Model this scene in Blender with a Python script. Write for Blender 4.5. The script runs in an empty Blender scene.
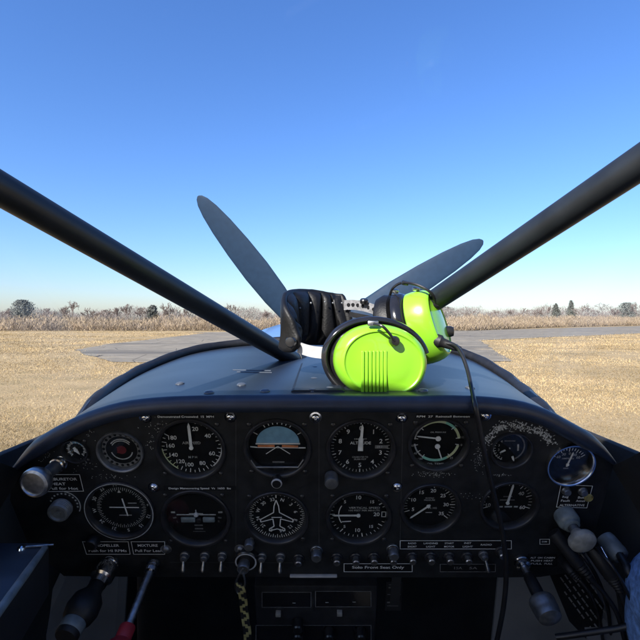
import bpy, bmesh, math, random
import numpy as np
from mathutils import Vector, Matrix, Quaternion
from mathutils.bvhtree import BVHTree
R = math.radians
rng = random.Random(7)
nr = np.random.default_rng(11)
S = bpy.context.scene
COL = S.collection
F = 457.0          # focal length in photo pixels
H = 1.9            # eye height above the grass

# ------------------------------------------------------------------ camera
cd = bpy.data.cameras.new("camera"); cam = bpy.data.objects.new("camera", cd); COL.objects.link(cam)
cd.sensor_width = 36; cd.lens = 36 * F / 640; cd.clip_start = .01; cd.clip_end = 6000
cam.location = (0, 0, H); cam.rotation_euler = (R(90), 0, 0)
S.camera = cam

def W(px, py, d):                       # a point at distance d ahead of the eye
    return Vector(((px - 320) / F * d, d, H - (py - 320) / F * d))
def G(px, py):                          # a point on the ground
    d = H * F / (py - 320)
    return ((px - 320) / F * d, d)

# ------------------------------------------------------------------ materials
def mat(name, col, rough=.5, metal=0., var=.15, scale=40., bump=0., bscale=None, spec=.5, coat=0., rvar=.1, col2=None):
    m = bpy.data.materials.new(name); m.use_nodes = True
    nt = m.node_tree; n = nt.nodes; l = nt.links
    b = n["Principled BSDF"]
    b.inputs["Metallic"].default_value = metal
    b.inputs["Specular IOR Level"].default_value = spec
    b.inputs["Coat Weight"].default_value = coat
    tc = n.new("ShaderNodeTexCoord")
    no = n.new("ShaderNodeTexNoise"); no.inputs["Scale"].default_value = scale; no.inputs["Detail"].default_value = 6
    l.new(tc.outputs["Object"], no.inputs["Vector"])
    ra = n.new("ShaderNodeValToRGB")
    c = Vector(col)
    c2 = Vector(col2) if col2 else c * (1 + var)
    c1 = c if col2 else c * (1 - var)
    ra.color_ramp.elements[0].position = .35; ra.color_ramp.elements[0].color = (*c1, 1)
    ra.color_ramp.elements[1].position = .65; ra.color_ramp.elements[1].color = (*[min(1, v) for v in c2], 1)
    l.new(no.outputs["Fac"], ra.inputs["Fac"]); l.new(ra.outputs["Color"], b.inputs["Base Color"])
    mr = n.new("ShaderNodeMapRange")
    mr.inputs["To Min"].default_value = max(0, rough - rvar); mr.inputs["To Max"].default_value = min(1, rough + rvar)
    no2 = n.new("ShaderNodeTexNoise"); no2.inputs["Scale"].default_value = scale * .37; no2.inputs["Detail"].default_value = 8
    l.new(tc.outputs["Object"], no2.inputs["Vector"])
    l.new(no2.outputs["Fac"], mr.inputs["Value"]); l.new(mr.outputs["Result"], b.inputs["Roughness"])
    if bump:
        bp = n.new("ShaderNodeBump"); bp.inputs["Strength"].default_value = bump; bp.inputs["Distance"].default_value = .001
        no3 = n.new("ShaderNodeTexNoise"); no3.inputs["Scale"].default_value = bscale or scale * 4; no3.inputs["Detail"].default_value = 4
        l.new(tc.outputs["Object"], no3.inputs["Vector"])
        l.new(no3.outputs["Fac"], bp.inputs["Height"]); l.new(bp.outputs["Normal"], b.inputs["Normal"])
    return m

def glass(name, tint=(.985, .99, .985), ior=1.45, k=1.0, rough=0., dirt=0.):
    m = bpy.data.materials.new(name); m.use_nodes = True
    nt = m.node_tree; n = nt.nodes; l = nt.links; n.clear()
    o = n.new("ShaderNodeOutputMaterial"); mx = n.new("ShaderNodeMixShader")
    t = n.new("ShaderNodeBsdfTransparent"); t.inputs[0].default_value = (*tint, 1)
    g = n.new("ShaderNodeBsdfGlossy"); g.inputs["Roughness"].default_value = rough
    lw = n.new("ShaderNodeLayerWeight"); lw.inputs["Blend"].default_value = .5
    pw = n.new("ShaderNodeMath"); pw.operation = 'POWER'; pw.inputs[1].default_value = 5
    mu = n.new("ShaderNodeMath"); mu.operation = 'MULTIPLY_ADD'; mu.inputs[1].default_value = .8 * k; mu.inputs[2].default_value = .04 * k
    l.new(lw.outputs["Facing"], pw.inputs[0]); l.new(pw.outputs[0], mu.inputs[0]); l.new(mu.outputs[0], mx.inputs[0])
    l.new(t.outputs[0], mx.inputs[1]); l.new(g.outputs[0], mx.inputs[2])
    last = mx
    if dirt:                            # a few bugs and specks stuck on the perspex
        tc = n.new("ShaderNodeTexCoord"); no = n.new("ShaderNodeTexVoronoi"); no.inputs["Scale"].default_value = 22
        l.new(tc.outputs["Object"], no.inputs["Vector"])
        lt = n.new("ShaderNodeMath"); lt.operation = 'LESS_THAN'; lt.inputs[1].default_value = .014
        l.new(no.outputs["Distance"], lt.inputs[0])
        m2 = n.new("ShaderNodeMath"); m2.operation = 'MULTIPLY'; m2.inputs[1].default_value = dirt
        l.new(lt.outputs[0], m2.inputs[0])
        d = n.new("ShaderNodeBsdfDiffuse"); d.inputs[0].default_value = (.12, .12, .13, 1)
        mx2 = n.new("ShaderNodeMixShader"); l.new(m2.outputs[0], mx2.inputs[0])
        l.new(mx.outputs[0], mx2.inputs[1]); l.new(d.outputs[0], mx2.inputs[2]); last = mx2
    l.new(last.outputs[0], o.inputs[0])
    return m

M = dict(
    panel=mat("black_crackle_paint", (.0125, .0135, .0150), .6, var=.3, scale=60, bump=.25, bscale=900, spec=.28),
    bezel=mat("black_bezel_paint", (.020, .020, .022), .32, var=.25, scale=80, bump=.05),
    bezel_edge=mat("rubbed_paint_edge", (.04, .04, .042), .5, var=.3, scale=200),
    dial=mat("dial_black", (.006, .0062, .0075), .8, var=.15, scale=90, spec=.2),
    white=mat("dial_white_print", (.66, .67, .65), .7, var=.08, scale=200),
    grey_print=mat("faded_white_print", (.38, .39, .38), .7, var=.25, scale=300),
    dim_print=mat("worn_grey_print", (.15, .15, .15), .7, var=.3, scale=300),
    teal=mat("dial_green_arc", (.22, .52, .42), .7, var=.1),
    yellow_arc=mat("dial_pale_yellow_arc", (.55, .60, .36), .7, var=.1),
    sky_dial=mat("horizon_sky_blue", (.17, .34, .48), .6, var=.12, scale=120),
    orange=mat("horizon_orange", (.60, .20, .07), .6, var=.2, scale=120),
    red=mat("dial_red", (.11, .01, .015), .5, var=.2),
    rubber=mat("black_rubber", (.008, .008, .009), .55, var=.3, scale=60, bump=.2, bscale=400),
    cable=mat("black_cable_sheath", (.012, .012, .013), .4, var=.2, scale=60),
    vinyl=mat("padded_coaming_vinyl", (.016, .024, .044), .40, var=.2, scale=50, bump=.15, bscale=700),
    blue=mat("dark_blue_metal_paint", (.013, .0185, .028), .38, var=.16, scale=9, bump=.03, bscale=30, rvar=.06),
    cowl=mat("blue_cowl_paint", (.10, .19, .36), .25, var=.05, scale=3, coat=.3),
    tube=mat("satin_black_tube_paint", (.012, .015, .019), .45, var=.25, scale=30, bump=.05, bscale=200),
    chrome=mat("bright_metal", (.72, .73, .75), .18, 1., var=.08, scale=90, rvar=.08),
    steel=mat("worn_steel", (.46, .47, .48), .36, 1., var=.25, scale=150, rvar=.15),
    dull=mat("dull_grey_metal", (.20, .21, .22), .42, .8, var=.25, scale=120),
    knob_grey=mat("pale_grey_knob", (.24, .235, .21), .5, var=.25, scale=110, bump=.2, bscale=500),
    primer=mat("brushed_pale_metal", (.19, .20, .205), .32, .3, var=.2, scale=150),
    ledge=mat("scuffed_navy_paint", (.028, .040, .058), .5, var=.5, scale=14, bump=.1),
    strip_dark=mat("dull_grey_strip", (.17, .17, .175), .4, var=.3, scale=200),
    rivet=mat("dull_blue_grey_rivet", (.085, .10, .125), .35, .3, var=.2, scale=90),
    crease=mat("crease_glint_blue", (.075, .09, .115), .8, spec=.1),  # paler than the sheet: sun glint on the creases put into the colour
    strip_grey=mat("pale_grey_strip", (.36, .365, .37), .35, var=.1, scale=90),
    hose_grey=mat("grey_blue_fitting", (.15, .18, .19), .4, var=.25, scale=90),
    plastic=mat("black_plastic", (.012, .012, .013), .3, var=.2, scale=60),
    leather=mat("black_leatherette", (.0045, .0045, .005), .5, spec=.35, var=.3, scale=70, bump=.4, bscale=350),
    gloss=mat("gloss_black_shell", (.012, .012, .014), .12, var=.2, scale=40),
    lime=mat("fluorescent_lime_plastic", (.225, .54, .024), .26, var=.03, scale=20, coat=.4, rvar=.05),
    red_knob=mat("red_mixture_knob", (.32, .025, .035), .4, var=.2),
    blade=mat("grey_blade_paint", (.013, .029, .055), .55, var=.07, scale=40, rvar=.1, spec=.12),
    interior=mat("interior_black_lining", (.016, .016, .017), .7, var=.3, scale=18),
    kick=mat("grey_kick_panel_paint", (.14, .14, .14), .6, var=.15, scale=14, bump=.1),
    roofcloth=mat("pale_bounce_headliner", (.62, .61, .58), .85, var=.1, scale=25),
    cream=mat("cream_bounce_lining", (.70, .68, .65), .8, var=.1, scale=25),  # unseen surfaces, coloured pale to bounce light into the cockpit
    white_paint=mat("white_bounce_wing", (.78, .78, .76), .4, var=.04, scale=5),  # unseen underside, picked white to bounce ground light
    outside=mat("outer_blue_paint", (.05, .09, .2), .3, var=.08, scale=4),
    denim=mat("light_blue_denim", (.16, .29, .55), .85, var=.35, scale=160, bump=.6, bscale=900),
    strap_yellow=mat("yellow_black_webbing", (.26, .23, .09), .8, var=.2, scale=200),
    tyre=mat("tyre_rubber", (.02, .02, .02), .8),
    glass=glass("instrument_glass", k=1.0),
    pane=glass("perspex_windshield", (.985, .99, .99), 1.45, .12, .0, .25),
)

# ------------------------------------------------------------------ mesh helpers
class MB:
    def __init__(s): s.v = []; s.f = []; s.m = []
    def add(s, vs, fs, mi=0, xf=None):
        o = len(s.v)
        s.v += [tuple(xf @ Vector(p)) if xf is not None else tuple(p) for p in vs]
        for f in fs: s.f.append(tuple(i + o for i in f)); s.m.append(mi)
        return s
    def build(s, name, mats, parent=None, loc=None, rot=None, sharp=38, smooth=True):
        me = bpy.data.meshes.new(name); me.from_pydata(s.v, [], s.f)
        if not isinstance(mats, (list, tuple)): mats = [mats]
        for m in mats: me.materials.append(m)
        if len(mats) > 1: me.polygons.foreach_set("material_index", s.m)
        if smooth:
            me.polygons.foreach_set("use_smooth", [True] * len(s.f))
            me.set_sharp_from_angle(angle=R(sharp))
        me.update()
        o = bpy.data.objects.new(name, me); COL.objects.link(o)
        if parent: o.parent = parent
        if loc is not None: o.location = loc
        if rot is not None: o.rotation_euler = rot
        return o
    # shapes
    def lathe(s, prof, seg=32, xf=None, mi=0, sx=1, sy=1, n=2.0):
        vs, fs = [], []
        rows = []
        for r, z in prof:
            if r == 0: rows.append([len(vs)]); vs.append((0, 0, z)); continue
            row = []
            for k in range(seg):
                a = 2 * math.pi * k / seg
                ca, sa = math.cos(a), math.sin(a)
                q = (abs(ca) ** n + abs(sa) ** n) ** (-1 / n)
                row.append(len(vs)); vs.append((r * q * ca * sx, r * q * sa * sy, z))
            rows.append(row)
        for A, B in zip(rows, rows[1:]):
            for k in range(seg):
                k2 = (k + 1) % seg
                if len(A) == 1 and len(B) == 1: continue
                if len(A) == 1: fs.append((A[0], B[k], B[k2]))
                elif len(B) == 1: fs.append((A[k], B[0], A[k2]))
                else: fs.append((A[k], B[k], B[k2], A[k2]))
        fs = [f[::-1] for f in fs]
        return s.add(vs, fs, mi, xf)
    def tube(s, pts, rad, seg=12, mi=0, caps=True, flat=1.0, up=None):
        pts = [Vector(p) for p in pts]
        if not isinstance(rad, (list, tuple)): rad = [rad] * len(pts)
        vs, fs = [], []
        t0 = (pts[1] - pts[0]).normalized()
        nrm = up and Vector(up) or (Vector((0, 0, 1)) if abs(t0.z) < .9 else Vector((1, 0, 0)))
        for i, p in enumerate(pts):
            t = (pts[min(i + 1, len(pts) - 1)] - pts[max(i - 1, 0)]).normalized()
            nrm = (nrm - t * nrm.dot(t)).normalized(); bn = t.cross(nrm)
            for k in range(seg):
                a = 2 * math.pi * k / seg
                vs.append(p + (nrm * math.cos(a) + bn * math.sin(a) * flat) * rad[i])
        for i in range(len(pts) - 1):
            for k in range(seg):
                a, b = i * seg + k, i * seg + (k + 1) % seg
                fs.append((a, b, b + seg, a + seg))
        if caps:
            fs.append(tuple(range(seg))[::-1]); o = (len(pts) - 1) * seg
            fs.append(tuple(o + k for k in range(seg)))
        return s.add(vs, fs, mi)
    def box(s, c, d, bev=.0, mi=0, xf=None, seg=2):
        bm = bmesh.new(); bmesh.ops.create_cube(bm, size=1)
        bmesh.ops.scale(bm, vec=d, verts=bm.verts)
        if bev: bmesh.ops.bevel(bm, geom=bm.edges[:], offset=bev, segments=seg, affect='EDGES', profile=.5)
        bm.verts.index_update()
        vs = [v.co + Vector(c) for v in bm.verts]; fs = [[v.index for v in f.verts] for f in bm.faces]; bm.free()
        return s.add(vs, fs, mi, xf)
    def quad2(s, p, q, w, z, mi=0):      # a printed stroke from p to q, width w, at height z
        p, q = Vector((p[0], p[1])), Vector((q[0], q[1])); d = (q - p).normalized() * (w / 2); n = Vector((-d.y, d.x))
        return s.add([(*(p + n), z), (*(p - n), z), (*(q - n), z), (*(q + n), z)], [(0, 1, 2, 3)], mi)
    def arc2(s, c, r, a0, a1, w, z, mi=0, n=24):   # degrees clockwise from the top
        vs = []; fs = []
        for k in range(n + 1):
            a = R(a0 + (a1 - a0) * k / n)
            for rr in (r - w / 2, r + w / 2): vs.append((c[0] + math.sin(a) * rr, c[1] + math.cos(a) * rr, z))
        for k in range(n): fs.append((2 * k, 2 * k + 1, 2 * k + 3, 2 * k + 2))
        return s.add(vs, fs, mi)
    def frame2(s, pts, w, z, mi=0):
        for p, q in zip(pts, pts[1:] + pts[:1]):
            d = (Vector(q) - Vector(p)).normalized() * (w / 2); s.quad2(Vector(p) - d, Vector(q) + d, w, z + rng.random() * 4e-5, mi)
        return s
    def text(s, body, size, c, z, mi=0, rot=0., width=None, xf=None):
        vs, fs, (x0, x1, y0, y1) = glyphs(body)
        sy = size; sx = size
        if width: sx = width / (x1 - x0)
        cx, cy = (x0 + x1) / 2, (y0 + y1) / 2
        ca, sa = math.cos(R(rot)), math.sin(R(rot)); out = []
        for x, y in vs:
            x = (x - cx) * sx; y = (y - cy) * sy
            out.append((c[0] + x * ca - y * sa, c[1] + x * sa + y * ca, z))
        return s.add(out, fs, mi, xf)

_gl = {}
def glyphs(body):
    if body in _gl: return _gl[body]
    cu = bpy.data.curves.new("t", 'FONT'); cu.body = body; cu.size = 1; cu.resolution_u = 3; cu.offset = .012
    cu.align_x = 'CENTER'
    o = bpy.data.objects.new("t", cu); COL.objects.link(o)
    me = bpy.data.meshes.new_from_object(o.evaluated_get(bpy.context.evaluated_depsgraph_get()))
    vs = [(v.co.x, v.co.y) for v in me.vertices]; fs = [tuple(p.vertices) for p in me.polygons]
    bpy.data.objects.remove(o); bpy.data.curves.remove(cu); bpy.data.meshes.remove(me)
    xs = [v[0] for v in vs]; ys = [v[1] for v in vs]
    _gl[body] = (vs, fs, (min(xs), max(xs), min(ys), max(ys)))
    return _gl[body]

def smooth_path(pts, n=8):
    pts = [Vector(p) for p in pts]; P = [pts[0] * 2 - pts[1]] + pts + [pts[-1] * 2 - pts[-2]]; out = []
    for i in range(1, len(P) - 2):
        for k in range(n):
            t = k / n; a, b, c, d = P[i - 1:i + 3]
            out.append(.5 * ((2 * b) + (c - a) * t + (2 * a - 5 * b + 4 * c - d) * t * t + (3 * b - a - 3 * c + d) * t ** 3))
    out.append(pts[-1]); return out

def interp(xs, ys, x):
    return float(np.interp(x, xs, ys))

def empty(name, loc, label, cat, group=None, rot=None, parent=None):
    o = bpy.data.objects.new(name, None); COL.objects.link(o); o.location = loc; o.empty_display_size = .05
    if rot: o.rotation_euler = rot
    tag(o, label, cat, group); return o
def tag(o, label=None, cat=None, group=None, kind=None):
    if label: o["label"] = label
    if cat: o["category"] = cat
    if group: o["group"] = group
    if kind: o["kind"] = kind
    return o
def axis_xf(loc, z, x=None):             # frame with its z axis along z
    z = Vector(z).normalized(); x = Vector(x) if x is not None else (Vector((1, 0, 0)) if abs(z.x) < .9 else Vector((0, 1, 0)))
    x = (x - z * x.dot(z)).normalized(); y = z.cross(x)
    return Matrix(((x.x, y.x, z.x, loc[0]), (x.y, y.y, z.y, loc[1]), (x.z, y.z, z.z, loc[2]), (0, 0, 0, 1)))

# ------------------------------------------------------------------ instrument panel frame
TILT = R(18)
P0 = W(320, 448, .508)
PU = Vector((0, -math.sin(TILT), math.cos(TILT))); PN = Vector((0, -math.cos(TILT), -math.sin(TILT)))
panel = empty("instrument_panel", P0, "black instrument panel crowded with round dials, switches and placards under the blue coaming", "instrument panel", rot=(R(90) + TILT, 0, 0))
EYE = Vector((0, 0, H))
def PL(px, py, c=0.):                    # pixel -> panel coordinates at height c above its face
    d = Vector(((px - 320) / F, 1, -(py - 320) / F))
    t = ((P0 + PN * c) - EYE).dot(PN) / d.dot(PN)
    q = EYE + d * t - P0
    return (q.x, q.dot(PU))
def PW(px, py, c=0.):
    a, b = PL(px, py, c); return P0 + Vector((1, 0, 0)) * a + PU * b + PN * c
def depth_at(px, py): return PW(px, py).y
def mm(wpx, px, py): return wpx * depth_at(px, py) / F

# coaming line (centre of the padded roll) in photo pixels
TC = [(13, 470), (37, 449), (60, 434.5), (82, 423.5), (102, 416), (122, 410.5), (145, 407), (182, 404.5), (250, 403.5), (320, 403), (390, 403.5),
      (455, 404), (490, 405.5), (520, 409.5), (545, 418), (563, 427.5), (582, 438), (600, 450), (614, 463)]
BOT = [(604, 500), (590, 548), (566, 573), (540, 577), (500, 577.5), (150, 577), (64, 576), (30, 548), (10, 500)]

# ---- gauges : name, px, py, width(px)
GA = [
    ("airspeed_indicator", 190.5, 449.5, 71, "large airspeed dial with white and pale green arcs at the upper left of the panel"),
    ("attitude_indicator", 277.5, 448.5, 68, "attitude dial with a blue upper half and an orange horizon line"),
    ("altimeter", 360.8, 449.5, 70, "altitude dial numbered 0 to 9 under the headset"),
    ("twin_needle_gauge", 438.5, 444.5, 62, "dial with two thin needles and green arcs below the lime headset"),
    ("carburetor_temperature_gauge", 75.4, 450.6, 27, "smallest dial with a pale blue arc, at the far upper left"),
    ("perforated_ring_gauge", 120.5, 451.5, 47, "dial ringed by dark dots with a red centre"),
    ("course_deviation_indicator", 120, 510.5, 70, "dial with a thin bright ring and a white needle cross"),
    ("turn_coordinator", 196, 518.5, 70, "dim dial with a small white aeroplane bar over a grey inclinometer tube"),
    ("heading_indicator", 276.5, 518, 65, "compass dial with an outlined white aeroplane in the middle"),
    ("vertical_speed_indicator", 358.7, 518, 66, "vertical speed dial with its needle pointing left"),
    ("manifold_pressure_gauge", 430.5, 508.5, 61, "dial numbered 5 to 35 with its needle pointing down left"),
    ("small_engine_gauge", 511, 450, 42, "small dial below an arc of chipped white lettering"),
    ("fuel_gauge", 509, 505.5, 59, "dial with tan reflections and an upright needle at the lower right"),
    ("ammeter", 569, 463.3, 48, "dial in a bright chrome ring at the far right"),
]
holes = []
for g in GA:
    a, b = PL(g[1], g[2]); r = mm(g[3], g[1], g[2]) / 2; holes.append((a, b, r * .93))

cu = bpy.data.curves.new("panel_outline", 'CURVE'); cu.dimensions = '2D'; cu.fill_mode = 'BOTH'; cu.extrude = .0015
def spline(pts):
    sp = cu.splines.new('POLY'); sp.points.add(len(pts) - 1); sp.use_cyclic_u = True
    for q, p in zip(sp.points, pts): q.co = (p[0], p[1], 0, 1)
spline([PL(*p) for p in TC + BOT])
for a, b, r in holes: spline([(a + r * math.cos(k * math.pi / 24), b + r * math.sin(k * math.pi / 24)) for k in range(48)])
co = bpy.data.objects.new("panel_outline", cu); COL.objects.link(co)
me = bpy.data.meshes.new_from_object(co.evaluated_get(bpy.context.evaluated_depsgraph_get()))
bpy.data.objects.remove(co)
me.materials.clear(); me.materials.append(M["panel"])
board = bpy.data.objects.new("panel_board", me); COL.objects.link(board); board.parent = panel; board.location = (0, 0, -.0015)

# the four sub-panels' thin edges (instrument sub-panels sit proud of the board)
def plate(px0, py0, px1, py1):
    x0, y1 = PL(px0, py0); x1, y0 = PL(px1, py1)
    mb = MB(); return x0, x1, y0, y1

def pol(c, r, a): return (c[0] + math.sin(R(a)) * r, c[1] + math.cos(R(a)) * r)

def gauge(i, ring='bezel', depth=.011, flange=.0032, screws=True, trunc=None, glass_on=True):
    name, px, py, w, label = GA[i]; depth *= .5
    a, b = PL(px, py); r = mm(w, px, py) / 2
    mb = MB()
    prof = [(r * .86, -depth - .002), (r * .885, .0012), (r * .905, flange * .85), (r * .93, flange), (r * .98, flange), (r, flange * .7), (r, -.0005)]
    mb.lathe(prof[::-1], 72)
    case = mb.build(name, M[ring], panel, (a, b, 0)); case["label"] = label
    d = MB(); d.lathe([(r * .885, -depth), (0, -depth)], 64); d.build("dial_face", M["dial"], case)
    if glass_on:
        g = MB(); g.lathe([(r * .884, -.0026), (r * .884, -.0012), (0, -.0012)], 48); g.lathe([(0, -.0026), (r * .884, -.0026)], 48)
        g.build("glass", M["glass"], case)
    if screws:
        for sx in (-1, 1):
            for sy in (-1, 1):
                k = r * .80
                sc = MB(); sc.lathe([(.0027, 0), (.0027, .0008), (.0018, .0016), (0, .0018)], 14)
                if abs(sx * k) < 1: sc.build("screw", M["bezel"], case, (sx * k, sy * k, 0.))
    return case, r, -depth

def needle(case, r, z, ang, length, tail=.15, w=.02, c=(0, 0), m="white", hub=.06):
    n = MB()
    p, q = pol(c, -r * tail, ang), pol(c, r * length, ang)
    dx = Vector((q[0] - p[0], q[1] - p[1], 0)).normalized(); nx = Vector((-dx.y, dx.x, 0)); wd = r * w
    P = Vector((*p, z)); Q = Vector((*q, z)); k = Q - dx * wd * 2.5
    vs = [P + nx * wd, P - nx * wd, k - nx * wd * .9, Q, k + nx * wd * .9]
    up = Vector((0, 0, .0007))
    n.add(vs + [v + up for v in vs], [(9, 8, 7, 6, 5), (0, 1, 2, 3, 4), (0, 5, 6, 1), (1, 6, 7, 2), (2, 7, 8, 3), (3, 8, 9, 4), (4, 9, 5, 0)])
    n.lathe([(r * hub, z), (r * hub, z + .0012), (0, z + .0014)], 16, Matrix.Translation((c[0], c[1], 0)))
    n.build("needle", M[m], case, sharp=20)

# -- airspeed
case, r, z = gauge(0); k = MB(); zz = z + .0004
for i, a in enumerate(np.linspace(56, 300, 27)):
    L = .13 if i % 2 == 0 else .08
    if 140 < a < 212 or a < 140 or a > 262: k.quad2(pol((0, 0), r * .85, a), pol((0, 0), r * (.85 - L), a), r * .022, zz)
    else: k.quad2(pol((0, 0), r * .85, a), pol((0, 0), r * (.85 - L), a), r * .022, zz, 1)
for a in (12, 25, 38): k.quad2(pol((0, 0), r * .85, a), pol((0, 0), r * .76, a), r * .02, zz)
for t, a in (("40", 53), ("60", 111), ("80", 154), ("100", 191), ("120", 217), ("140", 244), ("160", 274), ("180", 300), ("20", 14)):
    k.text(t, r * .18, pol((0, 0), r * .60, a), zz)
k.arc2((0, 0), r * .855, 64, 138, r * .045, zz - .0001); k.arc2((0, 0), r * .855, 212, 266, r * .045, zz - .0001, 1)
k.text("AIRSPEED", r * .12, (0, r * .13), zz, 2, width=r * .52); k.text("M P H", r * .10, (0, -r * .34), zz, 2)
k.build("markings", [M["white"], M["yellow_arc"], M["grey_print"]], case, smooth=False)
needle(case, r, z + .002, 359, .80, .02, .042)
# -- attitude
case, r, z = gauge(1); k = MB(); zz = z + .0004
dome = [(math.sin(R(a)) * r * .64, r * .10 + math.cos(R(a)) * r * .56) for a in np.linspace(-90, 90, 25)]
k.add([(x, y, zz - .0002) for x, y in dome], [tuple(range(25))[::-1]], 1)
k.quad2((-r * .66, r * .075), (r * .66, r * .075), r * .05, zz)
k.quad2((-r * .6, -r * .01), (-r * .1, -r * .005), r * .08, zz, 2); k.quad2((r * .6, -r * .03), (r * .12, -r * .005), r * .08, zz, 2)
k.quad2((-r * .64, -r * .055), (r * .64, -r * .07), r * .025, zz)
for a in (-60, -32, -21, -11, 0, 11, 21, 32, 60): k.quad2(pol((0, r * .05), r * .68, a), pol((0, r * .05), r * .82, a), r * .028, zz)
k.quad2((-r * .36, -r * .26), (0, 0), r * .025, zz + .001); k.quad2((r * .36, -r * .26), (0, 0), r * .025, zz + .001)
k.quad2((-r * .82, -r * .01), (-r * .62, -r * .03), r * .04, zz + .001); k.quad2((r * .82, -r * .05), (r * .62, -r * .05), r * .04, zz + .001)
k.quad2((-r * .18, -r * .56), (r * .18, -r * .56), r * .05, zz, 3)
k.build("markings", [M["white"], M["sky_dial"], M["orange"], M["dim_print"]], case, smooth=False)
k = MB(); k.tube([(-r * .80, -r * .38, .0008), (-r * .66, -r * .62, .0012), (r * .60, -r * .62, .0012), (r * .76, -r * .36, .0008)], .0011, 8)
k.build("glass_rim", M["dull"], case)
k = MB(); k.lathe([(.0052, 0), (.0052, .010), (.0046, .0115), (0, .0115)], 24); kn = k.build("adjuster_knob", M["plastic"], case, (-.001, -r * .99, .002))
k = MB(); k.lathe([(.0058, .0085), (.0062, .0095), (.0058, .0105), (.0050, .0108)], 24); k.build("knob_ring", M["strip_grey"], kn)
# -- altimeter
case, r, z = gauge(2); k = MB(); zz = z + .0004
for i in range(50):
    if i % 5: k.quad2(pol((0, 0), r * .85, i * 7.2), pol((0, 0), r * .77, i * 7.2), r * .018, zz, 1)
    else: k.quad2(pol((0, 0), r * .85, i * 7.2), pol((0, 0), r * .74, i * 7.2), r * .026, zz)
for i in range(10): k.text(str(i), r * .20, pol((0, 0), r * .615, i * 36), zz)
k.text("ALTITUDE", r * .13, (0, r * .13), zz, width=r * .6); k.text("100 FEET", r * .07, (0, r * .26), zz, 1, width=r * .36)
k.text("CALIBRATED TO", r * .07, (0, -r * .34), zz, 1, width=r * .46); k.text("20,000 FEET", r * .07, (0, -r * .42), zz, 1, width=r * .36)
k.add([(r * .42, -.055 * r, zz), (r * .8, -.055 * r, zz), (r * .8, .055 * r, zz), (r * .42, .055 * r, zz)], [(0, 1, 2, 3)], 2)
k.text("29.9", r * .10, (r * .55, 0), zz + .0002, 1)
k.build("markings", [M["white"], M["grey_print"], M["dim_print"]], case, smooth=False)
needle(case, r, z + .003, 2.5, .78, .06, .040); needle(case, r, z + .002, 1, .46, .1, .075)
k = MB(); k.lathe([(.0075, 0), (.0078, .012), (.0070, .014), (.0035, .0145), (0, .0145)], 24); k.build("adjuster_knob", M["dull"], case, (-r * .84, -r * .86, .002))
# -- twin needle gauge
case, r, z = gauge(3); k = MB(); zz = z + .0004; c = (-.0008, .001)
k.arc2(c, r * .72, -85, -40, r * .05, zz, 2); k.arc2(c, r * .72, -40, 20, r * .085, zz, 1); k.arc2(c, r * .72, 20, 50, r * .085, zz, 3); k.arc2(c, r * .72, 50, 82, r * .085, zz, 1)
k.arc2(c, r * .72, 262, 215, r * .05, zz, 2); k.arc2(c, r * .72, 215, 148, r * .09, zz, 3); k.arc2(c, r * .72, 148, 102, r * .085, zz, 1)
for a, t in ((278, "0"), (258, "100"), (236, "140"), (216, "180"), (140, "25"), (100, "0"), (80, "115"), (45, "60"), (312, "10")):
    k.quad2(pol(c, r * .74, a), pol(c, r * .62, a), r * .025, zz + .0002); k.text(t, r * .11, pol(c, r * .83, a), zz, 2)
k.text("OIL PRESSURE", r * .07, (0, r * .36), zz, 2, width=r * .5); k.text("OIL TEMP", r * .09, (0, -r * .83), zz, 2, width=r * .55)
k.build("markings", [M["white"], M["yellow_arc"], M["grey_print"], M["teal"]], case, smooth=False)
needle(case, r, z + .002, 277, .70, .03, .022, (0, r * .16), hub=.085); needle(case, r, z + .002, 160, .52, .03, .022, (0, -r * .13), hub=.085)
# -- smallest dial
case, r, z = gauge(4, depth=.006); k = MB(); zz = z + .0004
k.arc2((0, 0), r * .60, -140, 140, r * .16, zz, 1); k.arc2((0, 0), r * .60, -20, 60, r * .18, zz + .0001, 2)
for a in range(-140, 141, 28): k.quad2(pol((0, 0), r * .74, a), pol((0, 0), r * .50, a), r * .06, zz + .0002)
k.build("markings", [M["white"], M["grey_print"], M["sky_dial"]], case, smooth=False)
needle(case, r, z + .0015, 150, .45, .25, .10, hub=.14)
# -- perforated ring gauge
case, r, z = gauge(5, 'dull', depth=.007, screws=False); k = MB(); zz = z + .0004
k.arc2((0, 0), r * .76, 0, 360, r * .17, zz, 3, 48)
for i in range(20):
    a = i * 18 + 4; q = pol((0, 0), r * .76, a); k.lathe([(r * .068, zz + .0003), (0, zz + .0003)], 12, Matrix.Translation((q[0], q[1], 0)), 1)
k.arc2((0, 0), r * .52, -55, 48, r * .05, zz, 0); k.arc2((0, 0), r * .44, -60, 55, r * .04, zz, 0); k.arc2((0, 0), r * .46, 105, 255, r * .05, zz, 0)
k.lathe([(r * .20, zz), (0, zz)], 24, Matrix.Translation((0, 0, 0)), 2)
k.text("3", r * .42, (-r * .12, 0), zz + .0003, 2)
k.build("markings", [M["grey_print"], M["dial"], M["red"], M["dim_print"]], case, smooth=False)
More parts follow.
